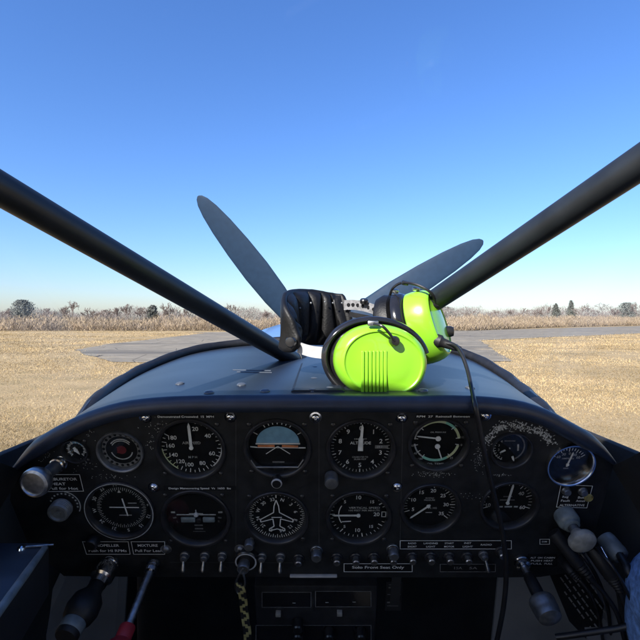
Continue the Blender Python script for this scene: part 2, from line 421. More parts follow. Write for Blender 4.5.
# -- course deviation
case, r, z = gauge(6, screws=False, depth=.010); k = MB(); zz = z + .0004
for i in range(72): k.quad2(pol((0, 0), r * .70, i * 5), pol((0, 0), r * (.62 if i % 2 else .58), i * 5), r * .018, zz, 1)
for i, t in enumerate(("N", "3", "6", "E", "12", "15", "S", "21", "24", "W", "30", "33")): k.text(t, r * .15, pol((0, 0), r * .80, i * 30 - 7), zz, 0, rot=-(i * 30 - 7))
k.add([(0, r * .62, zz), (-r * .05, r * .52, zz), (r * .05, r * .52, zz)], [(0, 1, 2)], 0)
k.quad2((-r * .1, -r * .26), (r * .26, -r * .26), r * .03, zz, 1); k.quad2((r * .2, r * .16), (r * .45, r * .16), r * .03, zz, 1)
k.build("markings", [M["white"], M["grey_print"]], case, smooth=False)
k = MB(); k.quad2((-r * .33, r * .05), (r * .52, r * .04), r * .035, z + .002); k.quad2((r * .08, r * .36), (r * .17, -r * .24), r * .04, z + .0025)
k.build("needle", M["white"], case, smooth=False)
k = MB(); k.arc2((0, 0), r * .965, 0, 360, .0009, .0034, n=72); k.build("bright_ring", M["grey_print"], case, smooth=False)
k = MB(); k.lathe([(.0075, 0), (.0075, .010), (.006, .012), (0, .012)], 20); k.build("adjuster_knob", M["plastic"], case, (-r * .86, -r * .98, .001))
# -- turn coordinator
case, r, z = gauge(7, depth=.010); k = MB(); zz = z + .0004
k.quad2((-r * .74, r * .12), (-r * .62, r * .12), r * .06, zz); k.quad2((r * .62, r * .12), (r * .74, r * .12), r * .06, zz)
k.quad2((-r * .70, -r * .08), (-r * .60, -r * .06), r * .05, zz, 1); k.quad2((r * .70, -r * .08), (r * .60, -r * .06), r * .05, zz, 1)
for yy in (-.34, -.46): k.quad2((-r * .1, r * yy), (r * .14, r * yy), r * .05, zz, 1)
k.quad2((-r * .16, -r * .56), (r * .20, -r * .56), r * .02, zz, 1)
k.text("L", r * .1, (-r * .58, -r * .2), zz, 1); k.text("R", r * .1, (r * .62, -r * .2), zz, 1)
k.build("markings", [M["grey_print"], M["dim_print"]], case, smooth=False)
k = MB(); k.quad2((-r * .56, r * .09), (r * .56, r * .09), r * .035, z + .003); k.lathe([(r * .075, z + .0028), (r * .06, z + .0045), (0, z + .005)], 16, Matrix.Translation((0, r * .09, 0)))
k.quad2((0, r * .09), (0, r * .26), r * .03, z + .003); k.quad2((-r * .2, r * .13), (r * .2, r * .13), r * .03, z + .0031)
k.build("needle", M["grey_print"], case)
k = MB()
for x0, x1 in ((-.46, -.04), (.17, .52)): k.box((r * (x0 + x1) / 2, -r * .10, z + .002), (r * (x1 - x0), r * .17, .003), .0012)
k.build("inclinometer_tube", M["hose_grey"], case)
k = MB(); k.lathe([(r * .085, z + .002), (r * .07, z + .0045), (0, z + .0055)], 18, Matrix.Translation((r * .065, -r * .10, 0))); k.build("slip_ball", M["plastic"], case)
# -- heading indicator
case, r, z = gauge(8, depth=.010); k = MB(); zz = z + .0004
for i in range(72): k.quad2(pol((0, 0), r * .86, i * 5), pol((0, 0), r * (.78 if i % 2 else .73), i * 5), r * .02, zz)
for i, t in enumerate(("N", "3", "6", "E", "12", "15", "S", "21", "24", "W", "30", "33")): k.text(t, r * .16, pol((0, 0), r * .60, i * 30 + 18), zz, 0, rot=-(i * 30 + 18))
pl = [(0, .62), (.07, .40), (.09, .16), (.50, -.10), (.50, -.20), (.12, -.08), (.09, -.36), (.24, -.46), (.24, -.54), (0, -.46)]
pl = pl + [(-x, y) for x, y in pl[::-1][1:-1]]
for p, q in zip(pl, pl[1:] + pl[:1]): k.quad2((p[0] * r, p[1] * r), (q[0] * r, q[1] * r), r * .032, z + .003 + rng.random() * 1e-4)
k.quad2((-r * .16, -r * .02), (r * .16, -r * .02), r * .028, z + .0032)
k.quad2((0, r * .90), (0, r * .70), r * .03, z + .003)
k.build("markings", M["white"], case, smooth=False)
k = MB(); k.lathe([(.006, 0), (.006, .008), (.005, .0095), (0, .0095)], 20); k.build("adjuster_knob", M["dull"], case, (-r * .86, -r * .90, .001))
# -- vertical speed
case, r, z = gauge(9, depth=.013); k = MB(); zz = z + .0004
for i in range(-16, 17):
    a = 270 + i * 10
    k.quad2(pol((0, 0), r * .86, a), pol((0, 0), r * (.72 if i % 5 == 0 else .78), a), r * (.03 if i % 5 == 0 else .02), zz)
k.text("10", r * .19, pol((0, 0), r * .62, 0), zz); k.text("10", r * .19, pol((0, 0), r * .60, 180), zz); k.text("20", r * .19, (r * .56, 0), zz)
for a, t in ((318, "5"), (222, "5"), (42, "15"), (138, "15")): k.text(t, r * .15, pol((0, 0), r * .62, a), zz)
k.frame2([(r * .72, -r * .09), (r * .84, -r * .09), (r * .84, r * .09), (r * .72, r * .09)], r * .02, zz)
k.text("VERTICAL SPEED", r * .1, (r * .18, r * .24), zz, 1, width=r * .95); k.text("100 FEET PER MINUTE", r * .08, (r * .18, r * .14), zz, 1, width=r * .95)
k.arc2((0, 0), r * .60, 238, 302, r * .03, zz); k.quad2((-r * .5, -r * .28), (-r * .22, -r * .26), r * .035, zz)
k.build("markings", [M["white"], M["grey_print"]], case, smooth=False)
needle(case, r, z + .002, 270, .80, .02, .028)
# -- manifold pressure
case, r, z = gauge(10, depth=.014, screws=False); k = MB(); zz = z + .0004
for i in range(31):
    a = 250 + i * 8
    k.quad2(pol((0, 0), r * .86, a), pol((0, 0), r * (.68 if i % 5 == 0 else .73), a), r * (.03 if i % 5 == 0 else .022), zz, 0 if i % 5 == 0 else 1)
for i, t in enumerate(("5", "10", "15", "20", "25", "30", "35")): k.text(t, r * .19, pol((0, 0), r * .56, 250 + i * 40), zz)
k.text("MANIFOLD", r * .07, (0, r * .26), zz, 1, width=r * .28); k.text("PRESSURE", r * .07, (0, r * .18), zz, 1, width=r * .36)
k.text("IN. HG", r * .1, (r * .12, -r * .14), zz, 1); k.quad2((-r * .1, -r * .32), (r * .12, -r * .32), r * .03, zz, 1)
k.build("markings", [M["white"], M["grey_print"]], case, smooth=False)
needle(case, r, z + .002, 230, .76, .08, .026, (-r * .04, -r * .02))
# -- small engine gauge
case, r, z = gauge(11, depth=.012, screws=False); k = MB(); zz = z + .0004
k.arc2((0, 0), r * .74, 200, 330, r * .03, zz, 1); k.arc2((0, 0), r * .74, 20, 150, r * .07, zz, 2)
for a in list(range(205, 331, 12)): k.quad2(pol((0, 0), r * .78, a), pol((0, 0), r * .64, a), r * .03, zz)
for i, t in enumerate(("1", "2", "3", "4")): k.text(t, r * .17, pol((0, 0), r * .50, 225 + i * 28), zz, 1)
k.quad2((-r * .26, r * .34), (r * .26, r * .34), r * .05, zz, 2); k.quad2((r * .46, -r * .2), (r * .42, r * .16), r * .08, zz, 1)
k.build("markings", [M["white"], M["grey_print"], M["dim_print"]], case, smooth=False)
needle(case, r, z + .002, 240, .52, -.22, .04, hub=.03); needle(case, r, z + .002, 158, .80, -.5, .05, hub=.03)
# -- fuel gauge
case, r, z = gauge(12, depth=.013, screws=False); k = MB(); zz = z + .0004
for i in range(25):
    a = -108 + i * 9
    k.quad2(pol((0, 0), r * .86, a), pol((0, 0), r * (.66 if i % 4 == 0 else .74), a), r * .024, zz, 0 if i % 4 == 0 else 1)
k.text("10", r * .2, pol((0, 0), r * .64, 258), zz, 1); k.text("60", r * .2, pol((0, 0), r * .60, 112), zz); k.text("40", r * .2, pol((0, 0), r * .56, 52), zz, 1)
for yy, w in ((.22, .3), (.08, .5)): k.quad2((-r * w / 2, r * yy), (r * w / 2, r * yy), r * .04, zz, 2)
for x0, x1 in ((-.3, -.12), (-.06, .2), (.26, .4)): k.quad2((r * x0, -r * .20), (r * x1, -r * .20), r * .06, zz, 1)
k.build("markings", [M["white"], M["grey_print"], M["dim_print"]], case, smooth=False)
needle(case, r, z + .002, 8, .78, .04, .036)
# -- chrome ammeter
case, r, z = gauge(13, 'chrome', depth=.008, flange=.006, screws=False); k = MB(); zz = z + .0004
for i in range(13):
    a = -52 + i * 8.7; k.quad2(pol((0, -r * .2), r * .86, a), pol((0, -r * .2), r * (.68 if i % 3 == 0 else .74), a), r * .03, zz, 0)
for a, t in ((-44, "60"), (-20, "30"), (4, "0"), (27, "30"), (47, "60")): k.text(t, r * .17, pol((0, -r * .2), r * .58, a), zz, 1)
k.text("AMPERES", r * .1, (0, r * .14), zz, 1, width=r * .5); k.quad2((-r * .12, -r * .34), (r * .1, -r * .34), r * .06, zz, 2)
k.build("markings", [M["white"], M["grey_print"], M["dim_print"]], case, smooth=False)
needle(case, r, z + .0015, 14, .62, .1, .03, (0, -r * .12))

# ---- shiny panel screws
def screw_geo(mb):
    mb.lathe([(.0050, 0), (.0050, .0008), (.0042, .0026), (.0024, .0036), (.0012, .0036), (.0010, .0026), (0, .0026)], 16)
    mb.lathe([(.0068, 0), (.0068, .0006), (.0050, .0008)], 16); return mb
for i, (px, py) in enumerate([(145.5, 417.5), (230.5, 417), (154, 487), (315.5, 417.5), (401.5, 418), (397, 486.5), (485, 415.5), (166, 549), (240, 549)]):
    a, b = PL(px, py)
    sc = screw_geo(MB()).build("panel_screw", M["chrome"] if i < 7 else M["dull"], panel, (a, b, 0), (R(rng.uniform(-6, 6)), R(rng.uniform(-6, 6)), rng.random() * 3))
    if i >= 7: sc["label"] = "duller grey panel screw"

# ---- placards
def placard(pts, lines, size_px, name="placard", border=True, label=None, dim=False):
    q = [PL(*p) for p in pts]
    mb = MB(); z = .0008
    mb.add([(x, y, z) for x, y in q] + [(x, y, -.0005) for x, y in q], [(3, 2, 1, 0), (0, 1, 5, 4), (1, 2, 6, 5), (2, 3, 7, 6), (3, 0, 4, 7)])
    o = mb.build(name, M["dial"], panel, smooth=False)
    if label: o["label"] = label
    t = MB()
    if border: t.frame2([Vector(p) for p in q], .0007, z + .0003)
    for body, px, py, w in lines:
        a, b = PL(px, py); s = mm(size_px, px, py) / .78
        t.text(body, s, (a, b), z + .0003, width=mm(w, px, py))
    t.build("lettering", M["dim_print" if dim else "white"], o, smooth=False); return o
placard([(42, 474), (80, 474), (84, 490.5), (45, 491)], [("CARBURETOR", 60.5, 478.5, 34), ("HEAT", 59, 483.3, 14), ("Pull for Hot", 64, 487.8, 29)], 3.4, label="carburetor heat placard under its knob")
placard([(83, 541), (128.5, 541), (130.5, 553.5), (87, 553.5)], [("PROPELLER", 107, 544.8, 25), ("Push for HI RPMs", 108, 550, 38)], 3.4, label="propeller placard below the cross needle dial")
placard([(131.5, 541), (165, 541), (165, 553.5), (134, 553.5)], [("MIXTURE", 148, 544.8, 20), ("Pull For Lean", 149, 550, 27)], 3.4, label="mixture placard above the red knob")
placard([(344, 563), (412, 563), (412, 571), (344, 571)], [("Solo Front Seat Only", 378, 567, 52)], 3.6, label="solo front seat placard")
placard([(400, 540), (511, 540), (511, 548.2), (400, 548.2)],
        [("RADIO", 412, 542.6, 8), ("SHORT", 412, 545.9, 9), ("LANDING", 430.5, 542.6, 14), ("LIGHT", 430.5, 545.9, 9), ("START", 449, 542.6, 9), ("MOTOR", 449, 545.9, 10),
         ("INST", 467.5, 542.4, 7), ("LIGHT", 467.5, 545.9, 10), ("RADIO", 486, 544, 11), ("5", 502, 544, 2)], 2.3, label="long strip naming the breakers")
placard([(440, 563.5), (495, 563.5), (495, 571), (440, 571)], [("15A", 458, 567.3, 8), ("5A", 473, 567.3, 8)], 3.2, dim=True, label="dim breaker rating strip")
placard([(560.5, 484), (592, 485.4), (586.3, 507.2), (556, 506.4)], [("Reg", 565, 496.5, 6), ("Fault", 565, 500, 9), ("Bus", 580.5, 496.8, 6), ("Annun", 580, 500.2, 9), ("ALTERNATIVE", 571.5, 504.6, 25)], 2.8, label="alternator placard with two small lamps")
placard([(158, 414.3), (214, 414.3), (214, 418), (158, 418)], [("Demonstrated Crosswind  15  MPH", 186, 416.2, 56)], 2.6, border=False, label="crosswind placard above the airspeed dial")
placard([(164, 486), (236, 486), (236, 490), (164, 490)], [("Design Maneuvering Speed  Vs  1650  lbs", 200, 488, 62)], 2.4, border=False, label="maneuvering speed placard")
placard([(416, 414), (474, 414), (474, 418), (416, 418)], [("RPM  27  Reinstall Between", 443, 416, 53)], 2.4, border=False, label="engine speed placard above the twin needle dial")
placard([(528, 554), (557, 554), (557, 566), (528, 566)], [("ALT  ON", 536, 557, 12), ("PUSH", 536, 560, 11), ("FULL", 536, 563, 11), ("CABIN", 549, 557, 11), ("HEAT", 548, 560, 9), ("PULL", 548, 563, 8)], 2.2, border=False, label="cabin heat placard at the lower right")
placard([(539.5, 538.5), (549, 538.5), (549, 543.5), (539.5, 543.5)], [("DIM", 544, 541, 5)], 1.9, dim=False, label="tiny dimmer placard")
# worn lettering round the small gauge and beside the twin needle gauge
def flecks(spots, label):
    k = MB()
    for px, py, l, wd in spots:
        a, b = PL(px, py); t = rng.random() * 3
        k.quad2((a, b), (a + math.cos(t) * l, b + math.sin(t) * l), wd, .0004 + rng.random() * 3e-4)
    k.build("worn_lettering", M["grey_print"], panel, smooth=False)["label"] = label
arc = smooth_path([(487, 441, 0), (497, 429, 0), (512, 426, 0), (528, 428, 0), (543, 434, 0), (552, 443, 0)], 12)
sp_ = []
for i in range(330):
    p = arc[rng.randrange(len(arc))]; sp_.append((p.x + rng.gauss(0, 2.2), p.y + rng.gauss(0, 2.4), rng.uniform(.0006, .0028), rng.uniform(.0005, .0016)))
flecks(sp_, "thick arc of chipped white lettering over the small dial")
for cx, cy, n_, sx, sy, lab in ((480, 455, 60, 5, 8, "chipped lettering right of the twin needle dial"), (45, 452, 40, 6, 6, "chipped lettering left of the smallest dial"), (85, 465, 26, 9, 3, "faint flecks below the smallest dial"),
                           (112, 477, 26, 14, 2.5, "flecks above the cross needle dial"), (500, 475, 30, 6, .7, "worn caption above the fuel dial"), (433, 474, 70, 9, 1.5, "worn caption under the twin needle dial"),
                           (157, 425, 26, 6, 5, "flecks at the corner of the airspeed dial"), (472, 497, 16, 8, 2, "flecks left of the fuel dial"), (88, 433, 18, 4, 4, "flecks above the smallest dial"), (150, 440, 18, 3, 6, "flecks left of the airspeed dial")):
    flecks([(cx + rng.gauss(0, sx), cy + rng.gauss(0, sy), rng.uniform(.0004, .0013), rng.uniform(.0004, .0008)) for i in range(n_)], lab)
# raised sub-panel edges
k = MB()
for x0, y0, x1, y1 in ((143, 411, 316, 411.2), (318, 411, 404, 411), (404, 411, 478, 411), (236, 411, 236, 545), (319, 411, 319, 548), (403, 411, 400, 540), (170, 562, 300, 562.5)):
    a, b = PL(x0, y0), PL(x1, y1); k.quad2(a, b, .0007, .0005)
k.build("panel_seam", M["bezel_edge"], panel, smooth=False)

# ---- switches, breakers, knobs
def add_toggle(px, py, dx=-1.5, dy=17):
    a, b = PL(px, py)
    mb = MB(); mb.lathe([(.0058, 0), (.0058, .002), (.0046, .0026), (.0044, .0065), (.0030, .0070), (.0028, .009), (0, .009)], 16)
    o = mb.build("toggle_switch", M["dull"], panel, (a, b, 0))
    a2, b2 = PL(px + dx, py + dy, .013)
    l = MB(); p = Vector((0, 0, .007)); q = Vector((a2 - a, b2 - b, .013))
    l.tube([p, p.lerp(q, .4), p.lerp(q, .85), q], [.0014, .0018, .0027, .0020], 12); l.build("lever", M["steel"], o); return o
for px, py, dx in ((185, 555, -2), (205, 555, -2.5), (222.5, 555, -2), (262, 556, -1.5), (280.5, 556, -1)): add_toggle(px, py, dx)
add_toggle(483, 554, 5.5, 18)
def add_breaker(px, py, dim=False):
    a, b = PL(px, py - 2.5)
    mb = MB(); mb.lathe([(.0072, 0), (.0072, .0018), (.0060, .0026), (.0056, .0042), (.0042, .0044)], 18)
    o = mb.build("circuit_breaker", M["bezel"], panel, (a, b, 0))
    l = MB(); l.lathe([(.0042, .003), (.0042, .0095), (.0034, .0105), (.0012, .0107), (0, .0100)], 16); l.build("button", M["steel" if not dim else "dull"], o)
for px, py in ((298.5, 560.5), (336.5, 559.5), (355.5, 559.5), (373.5, 559), (392.5, 559), (411.5, 558.5), (430, 558.5), (448.5, 558.5), (466.5, 558.5), (500, 553)): add_breaker(px, py)
def add_knob(px, py, r, h, m="dull", name="selector_knob", label=None):
    a, b = PL(px, py); mb = MB(); mb.lathe([(r * 1.2, 0), (r * 1.2, .002), (r, .003), (r * .96, h - .0015), (r * .8, h), (0, h)], 20)
    o = mb.build(name, M[m], panel, (a, b, 0))
    if label: o["label"] = label
    return o
for px, py in ((316.5, 550), (392.5, 548.5)):
    o = add_knob(px, py, .0062, .014, "dull"); l = MB(); l.lathe([(.0066, .0), (.0070, .004), (.0052, .006)], 18); l.build("collar", M["bezel"], o)
for px, py in ((565.5, 490), (582, 490.5)): add_knob(px, py, .0046, .006, "dull", "warning_lamp")
o = add_knob(588, 497, .0042, .002, "strap_yellow", "paint_dot", "yellow dab beside the alternator placard")
# ignition switch with key
a, b = PL(247, 556); mb = MB(); mb.lathe([(.0135, 0), (.0140, .002), (.0140, .0075), (.0118, .0092), (.0110, .0088), (.0105, .0060), (0, .0060)], 32)
ig = mb.build("ignition_switch", M["plastic"], panel, (a, b, 0)); ig["label"] = "round ignition switch with a bright rim"
l = MB(); l.arc2((0, 0), .0120, 0, 360, .0018, .0094, n=40); l.build("rim", M["strip_grey"], ig)
ak, bk = PL(243.5, 567, .012); l = MB()
l.lathe([(.0070, .006), (.0074, .015), (.0064, .017), (.0056, .0168), (.0050, .014), (0, .014)], 24); l.build("key_barrel", M["dull"], ig, (ak - a, bk - b, 0))
# push-pull controls: big knobs standing out from the panel
def pull(name, px, py, prof, m, label, shaft=None, tilt=(0, 0), nut=None):
    a, b = PL(px, py)
    o = MB().lathe(prof, 36).build(name, M[m], panel, (a, b, 0), (R(tilt[0]), R(tilt[1]), 0)); o["label"] = label
    if shaft: MB().lathe(shaft[0], 24).build("shaft", M[shaft[1]], o)
    if nut: MB().lathe(nut, 6 if len(nut) < 5 else 24).build("collar", M["chrome"], o)
    return o
pull("carburetor_heat_knob", 61.5, 462, [(.0075, .030), (.012, .034), (.0150, .039), (.0156, .044), (.0150, .047), (.0125, .0485), (.0118, .0470), (0, .0478)], "steel",
     "large round knob of the carburetor heat control", ([(.0068, 0), (.0068, .040)], "dull"), (-8, -3), [(.0085, 0), (.0085, .003), (.0070, .0035), (.0070, .006), (.0085, .0065), (.0085, .010), (.0072, .011)])
o = pull("fuel_primer_knob", 64.5, 504.5, [(.0112, .003), (.0122, .005)] + [(.0118 + .0005 * (i % 2), .006 + .001 * i) for i in range(8)] + [(.0112, .0155), (.0090, .016), (.0080, .0135), (.0034, .0132), (.0030, .015), (0, .0152)], "primer",
     "fluted metal knob at the lower left of the panel", ([(.0080, 0), (.0080, .012)], "bezel"))
l = MB()
for i in range(11):
    q = pol((0, 0), .0155, -70 + i * 17); l.lathe([(.0012, .0006), (0, .0008)], 8, Matrix.Translation((q[0], q[1], 0)))
l.arc2((0, 0), .0185, 10, 120, .0012, .0006); l.build("dial_marks", M["grey_print"], o, smooth=False)
pull("propeller_control", 111, 562, [(.0085, .030), (.0095, .040), (.0165, .050), (.0180, .062), (.0155, .072), (.0122, .075), (.0122, .090), (.0112, .092), (0, .0925)], "rubber",
     "black ball grip of the propeller control", ([(.0055, 0), (.0055, .05)], "steel"), (3, -5), [(.0115, 0), (.0115, .004), (.0105, .005), (.0105, .010), (.0132, .011), (.0132, .022), (.0102, .024), (.0098, .031)])
MB().lathe([(.0124, .0755), (.0127, .0765), (.0127, .0855), (.0122, .0862)], 32).build("band", M["hose_grey"], COL.objects["propeller_control"])
pull("mixture_control", 154, 562.5, [(.0075, .072), (.0085, .074), (.0085, .086), (.0130, .091), (.0180, .099), (.0185, .110), (.0150, .118), (0, .120)], "red_knob",
     "red mixture knob on a threaded rod", ([(.0042, 0)] + [(.0042 + .0004 * (i % 2), .003 * i) for i in range(1, 24)] + [(.0042, .075)], "steel"), (11, -4), [(.0085, 0), (.0085, .003), (.0064, .004), (.0064, .007), (.0080, .008), (.0075, .012), (.005, .013)])
pull("cabin_heat_control", 520.5, 560, [(.0045, .020), (.0068, .024), (.0072, .040), (.0070, .048), (.0125, .052), (.0138, .056), (.0138, .062), (.0128, .064), (.0134, .066), (.0120, .072), (.006, .075), (0, .0755)], "rubber",
     "black knob with a grey ringed end at the lower right", ([(.0042, 0), (.0042, .024)], "steel"), (4, 2), [(.0092, 0), (.0092, .003), (.0078, .004), (.0078, .006), (.0090, .0066), (.0085, .009), (.005, .01)])
MB().lathe([(.0136, .0515), (.0143, .0535), (.0143, .0565), (.0140, .058), (.0140, .0625), (.0132, .0645), (.0136, .066), (.0122, .0725), (.006, .0755), (0, .076)], 32).build("band", M["dull"], COL.objects["cabin_heat_control"])
pull("parking_brake_knob", 563.5, 513.5, [(.0062, .026), (.0080, .030), (.0138, .034), (.0149, .037), (.0143, .041), (.0112, .0435), (0, .0445)], "knob_grey",
     "pale grey disc knob on a stubby grey collar", ([(.0055, .014), (.0055, .030)], "dull"), (6, 3))
MB().lathe([(.0118, 0), (.0126, .002), (.0126, .012), (.0110, .015), (.0092, .016), (.0088, .019), (.0060, .020)], 28).build("stub", M["hose_grey"], COL.objects["parking_brake_knob"])
o = pull("hose_fitting", 604, 537, [(.0095, 0), (.0108, .004), (.0112, .020), (.0104, .025), (.0080, .027), (.0050, .027), (.0046, .020), (0, .020)], "hose_grey", "grey rounded fitting with a dark hole by the right edge", None, (14, 14))
for px, py in ((577.5, 549), (562.5, 560)):
    a, b = PL(px, py); MB().lathe([(.0058, 0), (.0058, .002), (.0048, .003), (.0048, .006), (.0024, .0062), (.0022, .004), (0, .004)], 16).build("audio_jack", M["chrome"], panel, (a, b, 0))
a0, b0 = PL(290, 574.5); a1, b1 = PL(337, 574.5)
MB().box(((a0 + a1) / 2, b0, .002), (a1 - a0, .0028, .004), .0008).build("slot_trim", M["strip_grey"], panel)
l = MB()                                # small vertical labels on the bracket right of the radio
a, b = PL(394, 597, -.03)
l.box((a, b, -.031), (.022, .05, .001), mi=1)
for x, y, w in ((0, .021, .016), (-.005, .016, .006), (.003, .009, .006), (0, .004, .018), (.004, -.003, .004), (-.001, -.008, .006), (-.007, -.010, .004), (-.001, -.016, .015)):
    l.quad2((a + x - w / 2, b + y), (a + x + w / 2, b + y), .0013 if w > .01 else .0026, -.0303)
l.build("bracket_label", [M["dim_print"], M["interior"]], panel, smooth=False)
bt = MB()
a, b = PL(394, 590, -.03); bt.box((a, b + .012, -.020), (.012, .052, .003)); bt.build("bracket", M["interior"], panel)

# ------------------------------------------------------------------ radio under the panel
RP = P0 + PU * PL(315, 612)[1] + Vector((PL(315, 612)[0], 0, 0))
radio = empty("radio", RP, "dark radio set with two dim windows, slung under the middle of the panel", "radio", rot=(R(90) + TILT, 0, 0))
def RL(px, py, c=-.012): a, b = PL(px, py, c); q = PL(315, 612); return a - q[0], b - q[1]
x0, y1 = RL(254, 586); x1, y0 = RL(374, 660)
MB().box(((x0 + x1) / 2, (y0 + y1) / 2, -.072), (x1 - x0, y1 - y0, .12), .002).build("case", M["bezel"], radio)
def rframe(px0, py0, px1, py1, name, m="dim_print", w=.0008):
    k = MB(); A = [RL(px0, py1), RL(px1, py1), RL(px1, py0), RL(px0, py0)]; k.frame2([Vector(p) for p in A], w, -.0115)
    k2 = MB(); k2.add([(x, y, -.0118) for x, y in A], [(0, 1, 2, 3)])
    o = k2.build(name, M["gloss"], radio, smooth=False); k.build("window_frame", M[m], o, smooth=False); return o
rframe(262, 592, 311, 607, "display_window"); rframe(315.5, 591, 371, 606.5, "display_window")
rframe(256, 625, 371, 655, "display_window")
for px, py in ((278.5, 611.5), (339.5, 611)):
    a, b = RL(px, py); MB().box((a, b, -.009), (.0068, .0058, .006), .0006).build("button", M["knob_grey"], radio)
for px, py in ((298, 629), (329, 629), (360, 629), (298, 620)):
    a, b = RL(px, py); MB().lathe([(.007, 0), (.0066, .012), (.005, .0135), (0, .0135)], 20).build("tuning_knob", M["plastic"], radio, (a, b, -.0105))
k = MB()
for px, py, w in ((294, 602.5, 4), (327, 602, 4), (354, 601.5, 5)):
    a, b = RL(px, py); k.quad2((a - .002, b), (a + .002, b), .0010, -.0112)
k.build("lettering", M["grey_print"], radio, smooth=False)

# ------------------------------------------------------------------ the aeroplane round the eye
plane = empty("light_airplane", (0, .5, 0), "high wing light aeroplane cockpit shell, blue cowling and windshield frame with its black brace tubes", "airplane")
PLB = Vector((0, .5, 0))
def pp(mb, name, m, sharp=38, smooth=True, parent=None, label=None):
    mb.v = [(x, y - .5, z) for x, y, z in mb.v]
    o = mb.build(name, M[m] if isinstance(m, str) else m, parent or plane, sharp=sharp, smooth=smooth)
    if label: o["label"] = label
    return o
# windshield base curve (px, py, distance)
FR = [(62, 462, .575), (80, 428, .605), (97, 404, .64), (122, 384, .71), (150, 368.5, .775), (190, 353.5, .84), (230, 346.5, .885), (275, 343, .905), (320, 342, .91), (365, 343, .905),
      (410, 345.5, .885), (440, 349, .865), (472, 359, .82), (500, 375, .76), (520, 391, .70), (537, 407, .64), (556, 430, .60), (575, 458, .575)]
NS = 61
def resample(P, n):
    L = [0.]
    for a, b in zip(P, P[1:]): L.append(L[-1] + (b - a).length)
    out = []
    for k in range(n):
        t = L[-1] * k / (n - 1); i = max(j for j in range(len(L)) if L[j] <= t + 1e-9); i = min(i, len(P) - 2)
        f = (t - L[i]) / (L[i + 1] - L[i]); out.append(P[i].lerp(P[i + 1], f))
    return out
FR = [(x, y, d + max(0, d - .575) * 1.1) for x, y, d in FR]
fr_path = resample(smooth_path([W(*p) for p in FR], 8), NS)
gl_path = resample(smooth_path([W(*p) for p in [(-330, 520, .26), (-150, 505, .36), (-30, 495, .45), (30, 485, .52)] + FR[1:-1] + [(598, 485, .52), (670, 495, .45), (790, 505, .36), (970, 520, .26)]], 8), NS)
tc_path = resample(smooth_path([PW(px, py, .004) for px, py in TC], 8), NS)
# glareshield sheet : from just inside the coaming roll out to the windshield base
k = MB(); vs = []; NV = 14
RO = .0095
for j in range(NV + 1):
    for i in range(NS):
        A = tc_path[i] + Vector((0, .004, RO - .0015)) ; B = fr_path[i] + Vector((0, .004, -.002)); t = j / NV
        q = A.lerp(B, t); q.z += .003 * math.sin(math.pi * t) * max(0, 1 - (abs(i - NS // 2) / (NS / 2)) ** 2)
        vs.append(q)
fs = [(j * NS + i, j * NS + i + 1, (j + 1) * NS + i + 1, (j + 1) * NS + i) for j in range(NV) for i in range(NS - 1)]
bvh = BVHTree.FromPolygons([tuple(v) for v in vs], fs)
def on_shield(px, py):
    for e in range(40):
        d = Vector(((px - 320) / F, 1, -(py - e - 320) / F)).normalized()
        h = bvh.ray_cast(EYE, d)
        if h[0] is not None: return h[0], (h[1] if h[1].z > 0 else -h[1])
    print("MISS", px, py); return None, None
n0 = len(vs)
k.add(vs + [v - Vector((0, 0, .0015)) for v in vs], fs + [tuple(i + n0 for i in f[::-1]) for f in fs])
shield = pp(k, "glareshield", "blue", sharp=60)
k = MB(); k.tube(tc_path, [RO * min(1, .25 + .75 * min(i, NS - 1 - i) / 4) for i in range(NS)], 20, flat=1.0); coam = pp(k, "coaming_roll", "vinyl")
k = MB()
for px, py in ((209, 393), (241.5, 385), (265, 391.5), (314, 379.5), (312.5, 391), (315, 368), (423, 391), (470, 388), (180, 384), (330, 389)):
    h = on_shield(px, py)
    if h[0] is None: continue
    k = MB(); k.lathe([(.0058, 0), (.0056, .001), (.004, .0023), (.002, .0028), (0, .0028)], 18, axis_xf(h[0], h[1])); k.v = [(x, y - .5, z) for x, y, z in k.v]
    k.build("rivet", M["rivet"], shield)
# central doubler strip on the shield, and a pair of pressed creases
k = MB(); vs = []
for t in [-.001] + list(np.linspace(0, 1, 8)):
    y = 392 - 28 * t; low_ = t < 0
    for s_, up in ((-1.12, .0), (-1, .0014), (1, .0014), (1.12, .0)):
        xc = 318; hw = 24 - 9 * t
        h = on_shield(xc + s_ * hw, y)
        p = h[0] if h[0] is not None else on_shield(xc + s_ * hw, 395)[0]
        vs.append(p + Vector((0, 0, (-.004 if low_ else up) + .0008)))
k.add(vs, [(4 * j + i, 4 * j + i + 1, 4 * j + i + 5, 4 * j + i + 4) for j in range(8) for i in range(3)])
k.v = [(x, y - .5, z) for x, y, z in k.v]; k.build("doubler_strip", M["blue"], shield, sharp=20)
for y, x0, x1 in ((370, 233, 271), (372, 237, 272)):
    k = MB(); k.tube([on_shield(x, y + (x - x0) * .02)[0] for x in np.linspace(x0, x1, 6)], .0009, 8); k.v = [(x, y - .5, z) for x, y, z in k.v]; k.build("crease", M["crease"], shield)
# windshield base frame : black rubber channel
k = MB(); up_path = [p + Vector((0, .0, .006)) for p in fr_path]
k.tube(up_path, [.0108 + .003 * math.sin(i * 1.7) * .3 for i in range(NS)], 14, flat=1.0); wf = pp(k, "windshield_frame", "rubber")
k = MB(); k.tube([p + Vector((0, -.003, .014)) for p in fr_path], .0025, 8); k.v = [(x, y - .5, z) for x, y, z in k.v]; k.build("bead", M["plastic"], wf)
